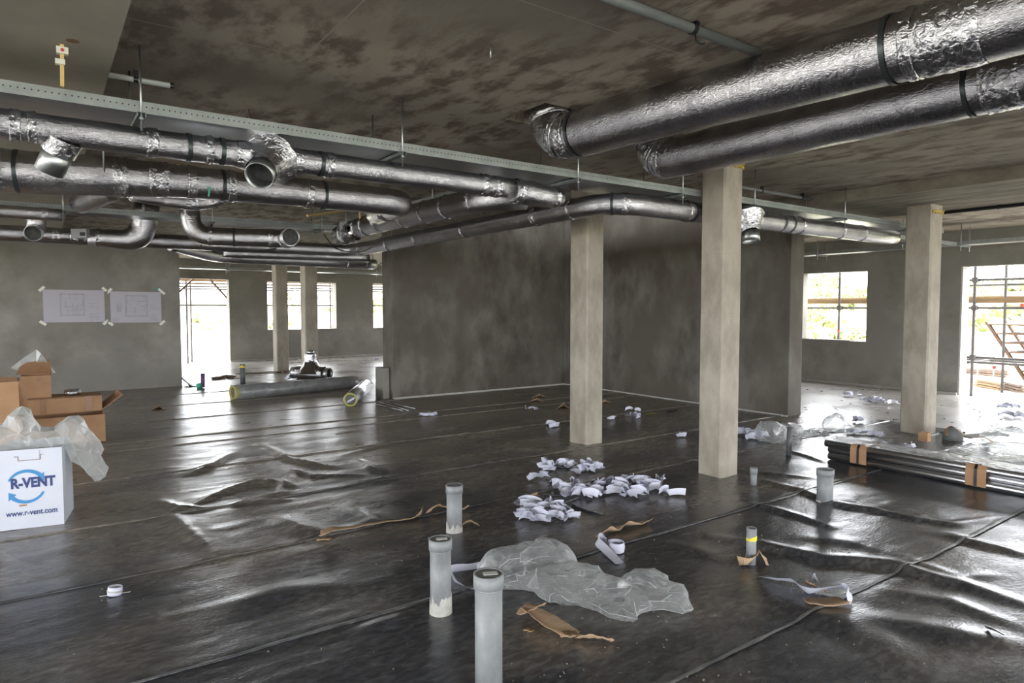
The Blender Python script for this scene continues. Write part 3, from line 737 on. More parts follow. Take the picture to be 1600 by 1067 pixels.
# two big ducts under the ceiling, each turning up through the slab
D1 = duct('nearest large foil duct running up to the top right corner', [(3.56, -1.5, 2.795), (3.07, 3.84, 2.81), (3.07, 3.84, 3.5)], .155, .26,
          bands=[(2.80, .24), (2.96, .05), (5.13, .07), (5.22, .05), (5.42, .05)], straps=[3.05, 5.05])
D2 = duct('second large foil duct, beyond the nearest one and passing over the nearest column', [(4.18, -1.5, 2.80), (4.18, 3.86, 2.80), (4.18, 3.86, 3.5)], .155, .26,
          bands=[(2.86, .14), (2.94, .05), (5.2, .06), (5.28, .05), (5.44, .04)], straps=[3.03])
# print along the nearest duct: a row of small dark characters
rnd = random.Random(5)
# T1: small duct under the long tray with a downward collar and a big tee
T1 = duct('slim foil duct hanging under the long tray at left, with a foil tee', [(-2.2, 4.30, 2.535), (3.05, 4.28, 2.535)], .076, .1,
          bands=[(2.13, .05), (2.2, .04), (2.75, .06), (3.05, .04), (3.78, .05), (4.99, .08), (5.1, .06)], straps=[2.94, 3.12, 3.4, 3.72])
tee = PA(419, 252, 1, 4.30); tx = tee.x
crumple_tube('tee_body', [(tx - .19, 4.29, 2.535), (tx - .09, 4.28, 2.53), (tx, 4.27, 2.525), (tx + .09, 4.28, 2.53), (tx + .19, 4.29, 2.535)], [.08, .088, .097, .088, .08], T1)
bd = Vector((-.42, -.62, -.55)).normalized(); bc = Vector((tx, 4.27, 2.52))
crumple_tube('tee_branch', [bc, bc + bd * .07, bc + bd * .12, bc + bd * .17], [.17, .13, .10, .09], T1)
MB().pipe(bc + bd * .14, bc + bd * .235, .084, .08).build('branch_collar', 'galv', T1, smooth=True)
MB().disc(bc + bd * .14, bd, .079).build('duct_shade_disc', 'mouth_shade', T1)
sp = Vector((.14, 4.29, 2.50)); sd = Vector((-.35, .42, -.85)).normalized()
crumple_tube('tap_base', [sp, sp + sd * .09], [.09, .078], T1, wob=.004)
MB().pipe(sp + sd * .07, sp + sd * .20, .072, .068).build('branch_collar', 'galv', T1, smooth=True)
MB().disc(sp + sd * .1, sd, .071).build('duct_shade_disc', 'mouth_shade', T1)
# reducing end piece of T1 that leads back
duct('foil end piece of the slim duct, bulging down at centre', [(3.06, 4.28, 2.52), (3.52, 4.26, 2.50)], .085, .1,
     radii=[(0, .082), (.08, .10), (.3, .095), (.46, .075)], bands=[(.05, .06), (.40, .05)], name='duct_end_piece', wob=.006)
# T2: larger duct behind, lower
duct('wide foil duct below and behind the slim one, ending in a bend', [(-2.5, 5.6, 2.50), (-.15, 5.52, 2.50), (.75, 5.32, 2.51), (2.62, 5.29, 2.515), (2.72, 6.1, 2.53)], .11, .17,
     radii=[(0, .138), (2.95, .136), (3.2, .118), (3.5, .112), (8, .108)],
     bands=[(2.3, .1), (3.02, .09), (3.25, .12), (3.45, .06), (3.72, .05), (4.3, .05), (5.55, .08)], straps=[2.42, 3.66, 4.42], wob=.006)
MB().tube([(1.03, 5.19, 2.47), (1.02, 5.185, 2.40)], .006, 6).build('green_tag', 'green_bit', None)
bpy.data.objects['green_tag']['label'] = 'thin green strap end hanging from the wide foil duct'; bpy.data.objects['green_tag']['category'] = 'strap'
# foil branch dipping below T2
duct('short foil branch sagging beneath the wide duct at left', [P(205, 302, 2.44), P(262, 313, 2.42), P(318, 318, 2.42), P(352, 306, 2.47)], .055, .2, bands=[(.42, .12), (.62, .08)], wob=.006)
duct('stubby foil duct angling down behind the wide duct at far left', [P(178, 295, 2.66), P(126, 318, 2.60)], .098, .1, name='foil_duct')
# T4: ribbed duct running back at centre
duct('ribbed foil duct running back from centre under the ceiling', [(3.42, 4.6, 2.55), (3.18, 4.95, 2.55), (3.12, 7.6, 2.55)], .108, .3,
     bands=[(.5, .03), (.95, .02), (1.35, .02), (1.8, .02), (2.4, .03), (2.75, .05), (2.95, .03)], seg=24)
dmp = thing('duct_fan', 'crumpled foil fan unit at the back end of the ribbed duct', 'fan', (3.1, 7.75, 2.5))
crumple_tube('fan_body', [(3.12, 7.62, 2.53), (3.1, 8.05, 2.5)], [.115, .125, .11], dmp, wob=.02)
MB().pipe((3.1, 7.8, 2.52), (3.1, 7.84, 2.52), .135, .12).build('flange', 'galv', dmp, smooth=True)
MB().obox((3.02, 7.72, 2.56), (.81, -.58, 0), (0, 0, 1), .045, .07, .02).build('actuator_box', 'grey_box', dmp)
MB().obox((3.03, 7.70, 2.56), (.81, -.58, 0), (0, 0, 1), .015, .025, .03).build('actuator_knob', 'black', dmp)
# T3: long duct from the back left to the right along the tray
T3 = duct('long foil duct coming forward over the core wall and bending right behind the nearest column',
          [(-1.2, 9.75, 2.47), (3.92, 9.75, 2.47), (4.08, 4.22, 2.52), (9.15, 4.22, 2.52)], .094, .36,
          bands=[(7.1, .05), (5.4, .04), (9.5, .06), (10.02, .03), (10.55, .06), (11.35, .05), (13.25, .04), (14.1, .03), (14.6, .02), (8.2, .03), (6.3, .02)], straps=[10.45, 11.42, 12.88, 13.05], seg=28)
# tee of T3 right of the nearest column
tb = PA(1164, 345, 1, 4.22)
crumple_tube('tee_body', [(tb.x - .2, 4.22, 2.52), (tb.x - .08, 4.22, 2.52), (tb.x + .05, 4.22, 2.52), (tb.x + .18, 4.22, 2.52)], [.098, .11, .11, .098], T3)
crumple_tube('tee_branch', [(tb.x - .02, 4.2, 2.52), (tb.x - .04, 4.14, 2.40), (tb.x - .05, 4.12, 2.36)], [.19, .135, .095], T3, wob=.006)
MB().pipe((tb.x - .05, 4.12, 2.37), (tb.x - .06, 4.10, 2.27), .088, .084).build('branch_collar', 'galv', T3, smooth=True)
# back left group
g = 'ducts of the back left corner'
duct('open-ended foil duct at the back left whose mouth faces the room', [(1.42, 8.3, 2.85), (1.45, 8.3, 2.42), (2.42, 8.05, 2.42), (2.40, 7.80, 2.42)], .105, .2,
     bands=[(.55, .04), (1.2, .05), (1.4, .06)], straps=[.8], ends=(1,), group=g)
duct('big foil elbow rising at back left beside the damper', [(.5, 9.35, 2.44), (1.05, 9.3, 2.42), (1.12, 9.2, 2.9)], .135, .2, radii=[(0, .09), (.35, .115), (.5, .145), (1, .14)], bands=[(.1, .05)], group=g)
duct('thin taped duct with a damper box over the drawings', [(-.05, 9.4, 2.44), (.5, 9.35, 2.44)], .062, .2, bands=[(.08, .08), (.25, .08), (.42, .08)], group=g)
MB().obox((.42, 9.2, 2.46), (.81, -.58, 0), (0, 0, 1), .09, .05, .03).build('damper_box', 'grey_box')
tag(bpy.data.objects['damper_box'], 'small grey damper motor box with a black knob on the thin duct', 'damper'); 
k_ = MB().obox((.45, 9.16, 2.45), (.81, -.58, 0), (0, 0, 1), .025, .02, .03).build('knob', 'black'); k_.parent = bpy.data.objects['damper_box']; 
k_.matrix_parent_inverse = Matrix.Identity(4)
duct('dark open duct stub at the left end of the damper duct', [(.02, 9.0, 2.66), (.0, 9.1, 2.46), (-.02, 8.98, 2.42)], .09, .1, ends=(1,), group=g)
duct('slim foil duct under the second tray at the left edge', [(-2.2, 8.1, 2.53), (.22, 8.1, 2.53)], .06, .1, bands=[(1.5, .03), (2.28, .06)], group=g)
duct('low foil duct in the far corner above the distant columns', [(1.6, 10.9, 2.5), (2.6, 12.0, 2.46), (5.4, 12.3, 2.46)], .10, .3, bands=[(1.4, .03), (3.7, .03), (4.1, .03)], ends=(1,), group=g, radii=[(0, .06), (.9, .11), (1.7, .1), (6, .1)])
duct('rear foil duct crossing behind the open-ended one', [(2.2, 10.3, 2.40), (4.4, 10.2, 2.42)], .075, .3, group=g)
# cables and battens in the corner
def cable(label, pts, r=.008, mat='black', name='cable'):
    t = MB().tube(resample(fillet(pts, .25, 8), .05), r, 8).build(name, mat, loc=pts[0], smooth=True); return tag(t, label, 'cable')
cable('thin black cable hanging in a loop near the damper fan', [(3.2, 8.9, 2.6), (3.4, 9.0, 2.4), (3.8, 8.9, 2.38), (4.0, 8.8, 2.6)])
cable('black cable sagging from the second tray', [(1.75, 8.7, 2.62), (1.62, 8.7, 2.4), (1.6, 8.65, 2.3), (2.1, 8.6, 2.28), (2.5, 8.7, 2.36)])
cable('curly cable end hanging over the far tray', [(7.0, 16, 3.0), (7.1, 16, 2.65), (7.3, 16, 2.8), (7.7, 16, 2.62), (7.8, 16, 2.6)])
def batten(label, a, b, wd=.03):
    tag(MB().bar(a, b, wd, wd * .7).build('timber_batten', 'batten', loc=a), label, 'batten')
batten('yellow batten slanting from the ceiling behind the wide duct', P(480, 337, 2.6), P(530, 323, 3.0) if False else P(480, 337, 2.6) + Vector((.9, .35, .22)))
batten('yellow batten hanging straight down behind the wide duct', (3.05, 7.3, 2.62), (3.05, 7.3, 3.0), .02)
batten('short yellow batten stub on the left ceiling', (.95, 6.9, 2.75), (1.15, 7.2, 3.0), .02)
# bracket on the left beam
bt = thing('timber_bracket', 'yellow timber stick hanging from a rusty fixing on the left beam', 'bracket', (.13, 3.93, 2.87))
MB().bar((.13, 3.93, 2.87), (.125, 3.93, 2.67), .02, .016).build('stick', 'batten', bt)
MB().obox((.13, 3.925, 2.84), (1, 0, 0), (0, 1, 0), .024, .016, .016).build('clip', 'mask_tape', bt)
MB().obox((.12, 3.925, 2.785), (1, 0, 0), (0, 1, 0), .02, .014, .012).build('clip', 'mask_tape', bt)
MB().tube([(.13, 3.912, 2.84), (.13, 3.906, 2.84)], .008, 10).build('bolt', 'red', bt)
MB().tube([(.17, 3.84, 2.8695), (.17, 3.84, 2.868)], .028, 14).build('rust_patch', 'rust', bt)
# conduits fixed to the ceiling
def conduit(label, a, b, r, mat, clips=(), end=None):
    t = thing('conduit', label, 'conduit', a); MB().tube([a, b], r, 14).build('pipe', mat, t, smooth=True)
    a = Vector(a); b = Vector(b)
    for d in clips:
        p = a.lerp(b, d); u = (b - a).normalized()
        MB().tube([p - u * .012, p + u * .012], r + .005, 14).build('clip', 'black', t)
        MB().box(p.x - .012, p.x + .012, p.y - r * 1.3, p.y + r * .6, p.z + r * .6, SL).build('clip_bracket', 'black', t)
    if end: MB().tube([b, b + (b - a).normalized() * .02], r * 1.02, 14).build('end_plug', 'black', t)
    return t
cA = conduit('grey conduit pipe fixed to the ceiling above the big ducts', (1.2, 2.2, 2.972), (3.2, 2.2, 2.972), .024, 'conduit', (.732,))
hk = Vector((1.2 + 1.83 * .80, 2.2, 2.965))
MB().tube(resample(fillet([hk + Vector((-.02, -.03, -.02)), hk + Vector((-.05, -.06, -.08)), hk + Vector((-.03, -.075, -.10)), hk + Vector((-.0, -.07, -.085))], .03, 5), .01), .004, 8).build('hook', 'black', cA, smooth=True)
conduit('pale conduit stub with a black open end near the left beam', (.36, 4.55, 2.95), (.69, 4.55, 2.95), .016, 'conduit_pale', (.45,), 1)
conduit('pale conduit run behind the nearest column near the ceiling', (5.8, 4.62, 2.95), (7.87, 4.62, 2.95), .018, 'conduit', (.2, .5, .9))
conduit('black conduit under the right beam beyond the right column', (9.7, 4.3, 2.845), (9.7, -1, 2.845), .022, 'black', (.2, .4, .6))

# ------------------------------------------------------------------ drawings on the left wall
def plan(label, x0, x1, z0, z1, seed, detail_left):
    y = 14.85
    t = thing('taped_drawing', label, 'drawing', ((x0 + x1) / 2, y - .002, z0))
    MB().box(x0, x1, y - .004, y - .002, z0, z1).build('paper_sheet', 'drawing_paper', t)
    rn = random.Random(seed); m = MB(); e = y - .0052
    def ln(xa, za, xb, zb, w_=.0035):
        if abs(xa - xb) > abs(za - zb): m.box(min(xa, xb), max(xa, xb), e, e + .001, za - w_ / 2, za + w_ / 2)
        else: m.box(xa - w_ / 2, xa + w_ / 2, e, e + .001, min(za, zb), max(za, zb))
    W = x1 - x0; H = z1 - z0
    px0 = x0 + W * (.27 if not detail_left else .29); px1 = x0 + W * (.66 if not detail_left else .72); pz0 = z0 + H * .2; pz1 = z0 + H * .88
    for a in (0, .012): 
        ln(px0 + a, pz0, px0 + a, pz1); ln(px1 - a, pz0, px1 - a, pz1); ln(px0, pz1 - a, px1, pz1 - a); ln(px0, pz0 + a, px1, pz0 + a)
    for k in range(46):
        xa = rn.uniform(px0, px1); za = rn.uniform(pz0, pz1); l = rn.uniform(.03, .16)
        if rn.random() < .5: ln(xa, za, min(px1, xa + l), za, .0025)
        else: ln(xa, za, xa, min(pz1, za + l), .0025)
    m.build('floor_plan_print', 'ink', t)
    m = MB()
    for k in range(9):
        z = z0 + H * (.04 + .045 * k * (1 if k < 6 else 1.5)); xa = x0 + W * .73 if not detail_left else x0 + W * .78
        ln(xa, z, xa + W * rn.uniform(.08, .19), z, .004)
    if detail_left:
        for k in range(8): ln(x0 + W * .12 + .01 * k, z0 + H * .35, x0 + W * .12 + .01 * k, z0 + H * rn.uniform(.5, .72), .003)
        for k in range(4): ln(x0 + W * .03, z0 + H * (.05 + .03 * k), x0 + W * rn.uniform(.1, .2), z0 + H * (.05 + .03 * k), .003)
    m.build('title_block_print', 'ink', t)
    rot = [(x0, z1, .8), (x1, z1, -.75), (x0, z0, -.65), (x1, z0, .75)]
    for k, (cx, cz, an) in enumerate(rot):
        sx = 1 if k % 2 == 0 else -1; sz = -1 if k < 2 else 1; hl = .075 if (detail_left and k == 1) else .058
        MB().obox((cx + sx * -.012, y - .007, cz - sz * .012), (math.cos(an), 0, math.sin(an)), (-math.sin(an), 0, math.cos(an)), hl, .024, .0015).build('corner_tape', 'mask_tape', t)
    if detail_left:
        MB().obox((x1 - .075, y - .0095, z1 + .055), (math.cos(-.75), 0, math.sin(-.75)), (math.sin(.75), 0, math.cos(.75)), .015, .024, .001).build('teal_tape_end', 'teal', t)
plan('left plan drawing taped on the grey wall by four corners', .07, 1.03, 1.335, 1.935, 3, False)
plan('right plan drawing taped on the grey wall, teal tape end at its corner', 1.125, 1.995, 1.315, 1.915, 8, True)

# ------------------------------------------------------------------ standing waste pipes
def soil_pipe(px, base_y, h, r, label, cap=True, socket=True, smear=0.0, sticker=True, band=None, tilt=(0, 0), mt='pvc'):
    b = P(px, base_y); b = Vector((b.x + FW[0] * r, b.y + FW[1] * r, 0)); top = b + Vector((tilt[0], tilt[1], h))
    t = thing('waste_pipe', label, 'pipe', b)
    MB().pipe(b, top - Vector((0, 0, .0 if not socket else .05)), r, r - .004, 28).build('pipe', mt, t, smooth=True)
    if socket:
        m = MB().pipe(top - Vector((0, 0, .055)), top, r + .006, r - .002, 28)
        m.pipe(top - Vector((0, 0, .062)), top - Vector((0, 0, .055)), r + .003, r - .002, 28); m.build('socket', 'pvc', t, smooth=True)
    if cap:
        c = MB().disc(top - Vector((0, 0, .007)), (0, 0, 1), r - .0025, .004, 28).build('end_cap', 'cap', t)
        if sticker: 
            MB().obox(top + Vector((.006, -.004, -.0015)), (.9, -.4, 0), (.4, .9, 0), r * .52, r * .26, .001).build('sticker', 'sticker', c)
    if smear:
        m = MB(); seg = 28; vs = []; rn = random.Random(px)
        for k in range(seg):
            a = 2 * math.pi * k / seg; d = Vector((math.cos(a), math.sin(a), 0)); hh = smear * rn.uniform(.45, 1.1)
            vs += [b + d * (r + .005), b + d * (r + .003) + Vector((0, 0, hh)), b + d * (r - .003) + Vector((0, 0, hh + .004))]
        m.add(vs, [(3 * k + j, 3 * ((k + 1) % seg) + j, 3 * ((k + 1) % seg) + j + 1, 3 * k + j + 1) for k in range(seg) for j in (0, 1)])
        m.build('plaster_smear', 'plaster', t)
    if band is not None:
        MB().pipe(b + (top - b) * band, b + (top - b) * (band + .06), r + .002, r - .001, 20).obox(b + (top - b) * (band + .08) - Vector((FW[0], FW[1], 0)) * (r + .003), (RT[0], RT[1], .4), (0, 0, 1), r * .8, .008, .001).build('yellow_tape', 'ytape', t)
    return t
soil_pipe(687, 966, .40, .055, 'middle of the three thick grey pipes, white plaster round its foot', smear=.11)
soil_pipe(763, 1107, .53, .056, 'nearest grey pipe standing up at the bottom edge, sticker on its cap')
soil_pipe(709, 836, .345, .055, 'rearmost of the three thick grey pipes, by torn cardboard', smear=.075, sticker=False)
soil_pipe(1294, 790, .285, .062, 'thick open grey pipe at right before the foil bundle', cap=False, socket=True, smear=.03)
soil_pipe(1179, 760, .165, .027, 'short thin grey pipe right of the nearest column', cap=True, sticker=False)
soil_pipe(1234, 713, .31, .028, 'thin dark grey pipe in front of the crumpled film bag', cap=True, socket=False, sticker=False, tilt=(.01, .0), mt='pvc_dark')
soil_pipe(1176, 887, .24, .03, 'thin grey pipe with yellow tape and torn cardboard at its foot', cap=True, sticker=False, band=.68, socket=False)
soil_pipe(378, 606, .47, .05, 'distant dark grey pipe stub near the far doorway', cap=True, sticker=False, socket=False, band=.86, mt='pvc_dark')

# ------------------------------------------------------------------ paper, card and film
def ribbon(pts, wid, tw, thick=.0, ripple=0.0, floor_z=.003, name='paper_strip', mat='paper', parent=None, clamp=True):
    """strip through pts; tw = angle of its width about the tangent (0 flat, pi/2 on edge)"""
    pts = [Vector(p) for p in pts]; n = len(pts); vs = []; uvs = []; L = 0
    for i, p in enumerate(pts):
        t = (pts[min(i + 1, n - 1)] - pts[max(i - 1, 0)]).normalized()
        s = t.cross(Vector((0, 0, 1)));  s = s.normalized() if s.length > .01 else Vector((1, 0, 0))
        u = s.cross(t).normalized()
        a = tw[i] if hasattr(tw, '__len__') else tw
        wd = wid[i] if hasattr(wid, '__len__') else wid
        d = s * math.cos(a) + u * math.sin(a); nn = t.cross(d).normalized()
        if i: L += (p - pts[i - 1]).length
        for k in (-1, 0, 1):
            q = p + d * wd / 2 * k + nn * (ripple * math.sin(i * 1.9) + (.08 * wd * (1 - k * k)))
            vs.append(q); uvs.append((L, k * wd / 2))
    if clamp:
        for k, q in enumerate(vs):
            if q.z < floor_z: vs[k] = Vector((q.x, q.y, floor_z + .0003 * (k % 3)))
    fs = [(i * 3 + k, i * 3 + k + 1, i * 3 + k + 4, i * 3 + k + 3) for i in range(n - 1) for k in (0, 1)]
    m = MB().add(vs, fs, uvs); o = m.build(name, mat, parent, loc=None if parent else pts[0], smooth=True)
    if thick:
        sm = o.modifiers.new('thickness', 'SOLIDIFY'); sm.thickness = thick; sm.offset = 1
    return o
def curl_strip(rn, c, spread, wid, n=16, zmax=.05):
    """strip of creased paper: short stiff arcs with sharp changes of direction between them"""
    x, y = c.x, c.y; h = rn.uniform(0, 6.28); pts = []; tw = []; st = .021; i = 0
    while i < n:
        seg = rn.randint(4, 8); k = rn.uniform(-.08, .08); top = rn.uniform(.3, 1) * zmax; t0 = rn.choice((.15, .5, .9, 1.25)) * rn.choice((1, 1, -1)); ph = rn.random()
        for q in range(seg):
            u = q / seg
            pts.append(Vector((x, y, gz(x, y, .012 + abs(math.sin(t0)) * wid * .45) + top * math.sin(math.pi * (u * .8 + ph * .2)))))
            tw.append(t0 + .35 * u); h += k; x += math.cos(h) * st; y += math.sin(h) * st; i += 1
        back = math.atan2(c.y - y, c.x - x); h = back + rn.uniform(-.8, .8) if math.hypot(x - c.x, y - c.y) > spread[0] else h + rn.choice((-1, 1)) * rn.uniform(.7, 2.0)
    return pts, tw
def heap(px, py, wpx, hpx, count, wid, label, group, seed, zmax=.06, n=16):
    rn = random.Random(seed); a = P(px, py)
    d = (P(px + wpx / 2, py) - P(px - wpx / 2, py)).length / 2; e = (P(px, py - hpx / 2) - P(px, py + hpx / 2)).length / 2
    base = wid / 2
    for k in range(count):
        u = rn.uniform(-1, 1) * d * .85; v = rn.uniform(-1, 1) * e * .8
        c = a + Vector((RT[0] * u + FW[0] * v, RT[1] * u + FW[1] * v, 0))
        pts, tw = curl_strip(rn, c, (.08, .08), wid, n=n, zmax=zmax * .6)
        fz = min(gz(p.x, p.y, .004) for p in pts)
        tag(ribbon(pts, wid, tw, floor_z=fz + .003 * (k % 4)), label, 'paper strip', group)
heap(886, 738, 104, 20, 13, .055, 'white peeled paper strip in the rear arm of the big tangle at centre', 'paper strips of the rear tangle', 1, n=20)
heap(1003, 769, 92, 26, 18, .058, 'white peeled paper strip in the right arm of the big tangle', 'paper strips of the right tangle', 2, n=20)
heap(925, 772, 110, 26, 20, .058, 'white peeled paper strip in the middle of the big tangle', 'paper strips of the middle tangle', 3, n=20)
heap(846, 804, 96, 30, 19, .055, 'white peeled paper strip in the front heap of the big tangle', 'paper strips of the front tangle', 4, n=20)
heap(827, 641, 22, 3, 3, .05, 'white paper strip scrap on the dark floor left of the left column', 'scraps left of the left column', 5, .05, 9)
heap(868, 669, 24, 3, 3, .05, 'white paper scrap just left of the foot of the left column', 'scraps at the left column foot', 6, .05, 9)
heap(950, 657, 10, 3, 2, .05, 'small white paper scrap just right of the left column', 'scraps right of the left column', 7, .05, 7)
heap(993, 655, 22, 4, 4, .05, 'white paper scrap lying between the two middle columns', 'scraps between the middle columns', 8, .05, 9)
heap(998, 644, 26, 3, 3, .04, 'curled dull paper ring lying behind the white scrap between the columns', 'curls between the middle columns', 9, .05, 9)
heap(1060, 684, 10, 2, 1, .06, 'small folded white paper triangle left of the nearest column', 'paper triangle', 10, .05, 6)
heap(665, 653, 28, 3, 4, .045, 'white paper scrap before the left end of the core wall', 'scraps by the core wall end', 11, .05, 9)
heap(211, 605, 12, 3, 2, .05, 'tiny white paper scrap at the foot of the wall with drawings', 'scraps by the drawings wall', 12, .07, 8)
heap(1170, 684, 32, 12, 12, .055, 'crumpled white paper strip right behind the nearest column', 'strips behind the nearest column', 13, .08, 14)
heap(1340, 662, 16, 3, 4, .05, 'mauve paper scrap on the bright floor left of the right column', 'scraps left of the right column', 14, .10, 9)
heap(1350, 680, 36, 3, 4, .05, 'flat paper strip on the bright floor behind the foil bundle', 'strips behind the foil bundle', 15, .02, 12)
heap(1335, 620, 24, 3, 4, .06, 'white paper strip lying far back below the right window', 'strips below the right window', 16, .05, 12)
heap(1365, 630, 48, 6, 8, .06, 'white paper strip in the loose row below the right window', 'row of strips below the right window', 17, .05, 14)
heap(1405, 702, 40, 4, 8, .045, 'crumpled paper strip just behind the foil bundle', 'strips on the bundle edge', 18, .06, 12)
heap(1578, 640, 28, 4, 6, .06, 'mauve paper scrap in front of the right doorway', 'scraps by the right doorway', 19, .08, 12)
heap(1575, 651, 34, 4, 6, .06, 'crumpled mauve paper strip nearer scrap line by the doorway', 'nearer scraps by the right doorway', 20, .06, 12)
heap(458, 594, 20, 2, 3, .08, 'white paper scrap under the foil tee on the floor', 'scraps under the foil tee', 21, .05, 9)
heap(582, 563, 14, 2, 2, .08, 'white scrap far back on the bright floor', 'far scraps', 22, .05, 8)
def strip_px(pxs, wid, tw, label, z=None, mat='paper', name='paper_strip', cat='paper strip', thick=0, ripple=0):
    w3 = [P(a, b) for a, b in [q[:2] for q in pxs]]
    w3 = [Vector((p.x, p.y, gz(p.x, p.y, .008) + (q[2] if len(q) > 2 else 0))) for p, q in zip(w3, pxs)]
    # smooth with Catmull-Rom
    out = []; tws = []; T = tw if hasattr(tw, '__len__') else [tw] * len(w3); n = len(w3); WW = wid if hasattr(wid, '__len__') else [wid] * n; wo = []
    for i in range(n - 1):
        a, b, c, d = w3[max(i - 1, 0)], w3[i], w3[i + 1], w3[min(i + 2, n - 1)]
        for k in range(5):
            t = k / 5; out.append(.5 * ((2 * b) + (c - a) * t + (2 * a - 5 * b + 4 * c - d) * t * t + (3 * b - a - 3 * c + d) * t ** 3))
            tws.append(T[i] * (1 - t) + T[i + 1] * t); wo.append(WW[i] * (1 - t) + WW[i + 1] * t)
    out.append(w3[-1]); tws.append(T[-1]); wo.append(WW[-1])
    fz = min(gz(p.x, p.y, .003) for p in out)
    return tag(ribbon(out, wo, tws, thick=thick, ripple=ripple, name=name, mat=mat, floor_z=fz), label, cat)
strip_px([(830, 723), (855, 727), (880, 733)], .05, .1, 'straight white strip end at the back of the big tangle')
strip_px([(893, 792), (915, 800), (940, 806)], .06, [.9, .4, .3], 'short white strip lying right of the front heap')
strip_px([(860, 795), (885, 788), (905, 780)], .03, .2, 'narrow grey-white strip joining the heaps of the tangle')
strip_px([(850, 775), (885, 777), (960, 766)], .04, .3, 'thin white strip bridging to the middle of the tangle')
strip_px([(762, 884), (735, 890), (712, 894), (706, 898), (712, 912), (735, 922), (760, 930)], .06, [.1, .3, .9, 1.4, .9, .3, .1], 'long white strip doubled back between the nearest pipes and the bag')
strip_px([(968, 884), (948, 870, .02), (933, 860, .04), (938, 855, .05), (948, 858, .03)], .055, [.1, .5, 1.1, 1.5, 1.2], 'white strip curling up just behind the plastic bag')
# a closed curl standing on its edge
cc = P(963, 866); pts = []; 
for k in range(26):
    a = k * .33; r = .035 + .0009 * k; pts.append(cc + Vector((math.cos(a) * r, math.sin(a) * r, gz(cc.x, cc.y) + .036)))
tag(ribbon(pts, .062, math.pi / 2, floor_z=.002, clamp=False), 'round white paper curl standing on edge behind the plastic bag', 'paper strip')
strip_px([(1185, 905, .0), (1210, 914, .02), (1240, 920, .03), (1262, 934, .02), (1290, 932, .03), (1315, 933, .04), (1328, 940, .04), (1325, 948, .02)],
         [.01, .07, .08, .09, .09, .08, .07, .06], [.2, .5, .6, .8, .6, .6, 1.2, 1.3], 'long white wavy strip lying over cardboard at right foreground')
strip_px([(1262, 928, .02), (1270, 917, .05), (1278, 921, .03)], .04, [.8, 1.3, 1.2], 'small white loop standing behind the wavy strip')
# card scraps
def card(pxs, wid, tw, label, ripple=.002):
    wid = [q * 1.55 for q in wid] if hasattr(wid, '__len__') else wid * 1.4
    return strip_px(pxs, wid, tw, label, mat='corr', name='cardboard_scrap', cat='cardboard', thick=.003, ripple=ripple)
card([(500, 842, .01), (520, 836, .02), (545, 832, .015), (600, 824, .01), (640, 817, .01), (657, 812, .03)], [.10, .09, .05, .05, .05, .10], [.3, .1, .1, .2, .3, 1.0], 'long torn cardboard strip lying along a membrane seam left of the pipes')
card([(495, 847), (516, 847)], .025, 0, 'small cardboard end in front of the long torn strip')
card([(670, 806, .02), (682, 801, .04), (700, 800, .02), (718, 801), (733, 800, .03)], [.07, .07, .06, .06, .03], [.8, .4, .2, .3, .6], 'torn brown card behind the rearmost thick pipe')
card([(722, 825, .01), (735, 824, .03), (748, 826, .01)], [.04, .055, .03], [.5, .5, .6], 'small curved card scrap right of the rearmost thick pipe')
card([(933, 843, .0), (948, 838, .03), (960, 834, .01), (975, 829, .03), (995, 824, .01), (1015, 820, .02)], [.03, .06, .06, .075, .075, .06], [.4, .7, .2, .6, .2, .5], 'wavy torn cardboard strip behind the plastic bag')
card([(826, 784, .02), (838, 782, .03)], .06, .7, 'little brown card bit behind the front paper heap')
card([(822, 960, .02), (845, 974, .03), (868, 990, .02), (893, 1003, .01)], [.05, .12, .13, .08], [.2, .35, .35, .2], 'largest torn corrugated card in front of the bag')
card([(812, 974, .03), (830, 968, .05), (850, 965, .05)], [.05, .08, .05], [.4, .2, .6], 'frayed card piece at the left of the largest torn card')
card([(875, 1003, .01), (892, 1003, .01), (905, 1000, .01)], [.04, .05, .04], [.1, .1, .1], 'pale cut card edge at the right end of the largest torn card')
card([(902, 1003), (925, 1007, .02), (945, 1010, .02), (957, 1008)], [.05, .07, .03, .02], [.3, .6, .5, .8], 'small ragged card scrap right of the largest torn card')
card([(820, 989), (832, 992)], .03, .2, 'tiny card crumb left of the largest torn card')
card([(1155, 888, .01), (1168, 889, .02), (1178, 878, .05), (1190, 880, .04), (1198, 888, .0)], [.09, .08, .05, .06, .03], [1.0, .8, .3, .8, 1.0], 'torn brown card wrapped round the foot of the yellow-taped pipe')
card([(1258, 948, .01), (1290, 950, .01), (1320, 945, .01)], [.05, .10, .06], [.1, .15, .1], 'corrugated card lying under the wavy white strip')
card([(1258, 922, .03), (1272, 928, .03), (1288, 934, .02)], [.02, .05, .04], [.9, .6, .4], 'brown card flap poking up behind the wavy white strip')
for q, lb in (((880, 640), 'crumpled dark brown card ball left of the left column'), ((838, 629), 'small brown scrap near the core wall corner'), ((843, 622), 'tiny brown scrap nearest the core wall corner'), ((945, 632), 'brown scrap just right of the left column'), ((248, 641), 'brown flat scrap on the dusty floor at left')):
    card([(q[0] - 9, q[1] + 1, .02), (q[0], q[1] - 1, .05 if 'ball' in lb else .02), (q[0] + 9, q[1], .01)], [.06, .12 if 'ball' in lb else .07, .05], [.5, .9, .3], lb)
strip_px([(1008, 649), (1026, 648)], .04, 0, 'thin yellow strip on the floor between the columns', mat='ytape', name='yellow_strip', cat='strip')
strip_px([(1541, 987, .0), (1552, 996, .01), (1568, 1001, .0)], .018, [.5, .6, .4], 'short black curved strip at the right foreground', mat='black', name='rubber_strip', cat='strip', thick=.004)
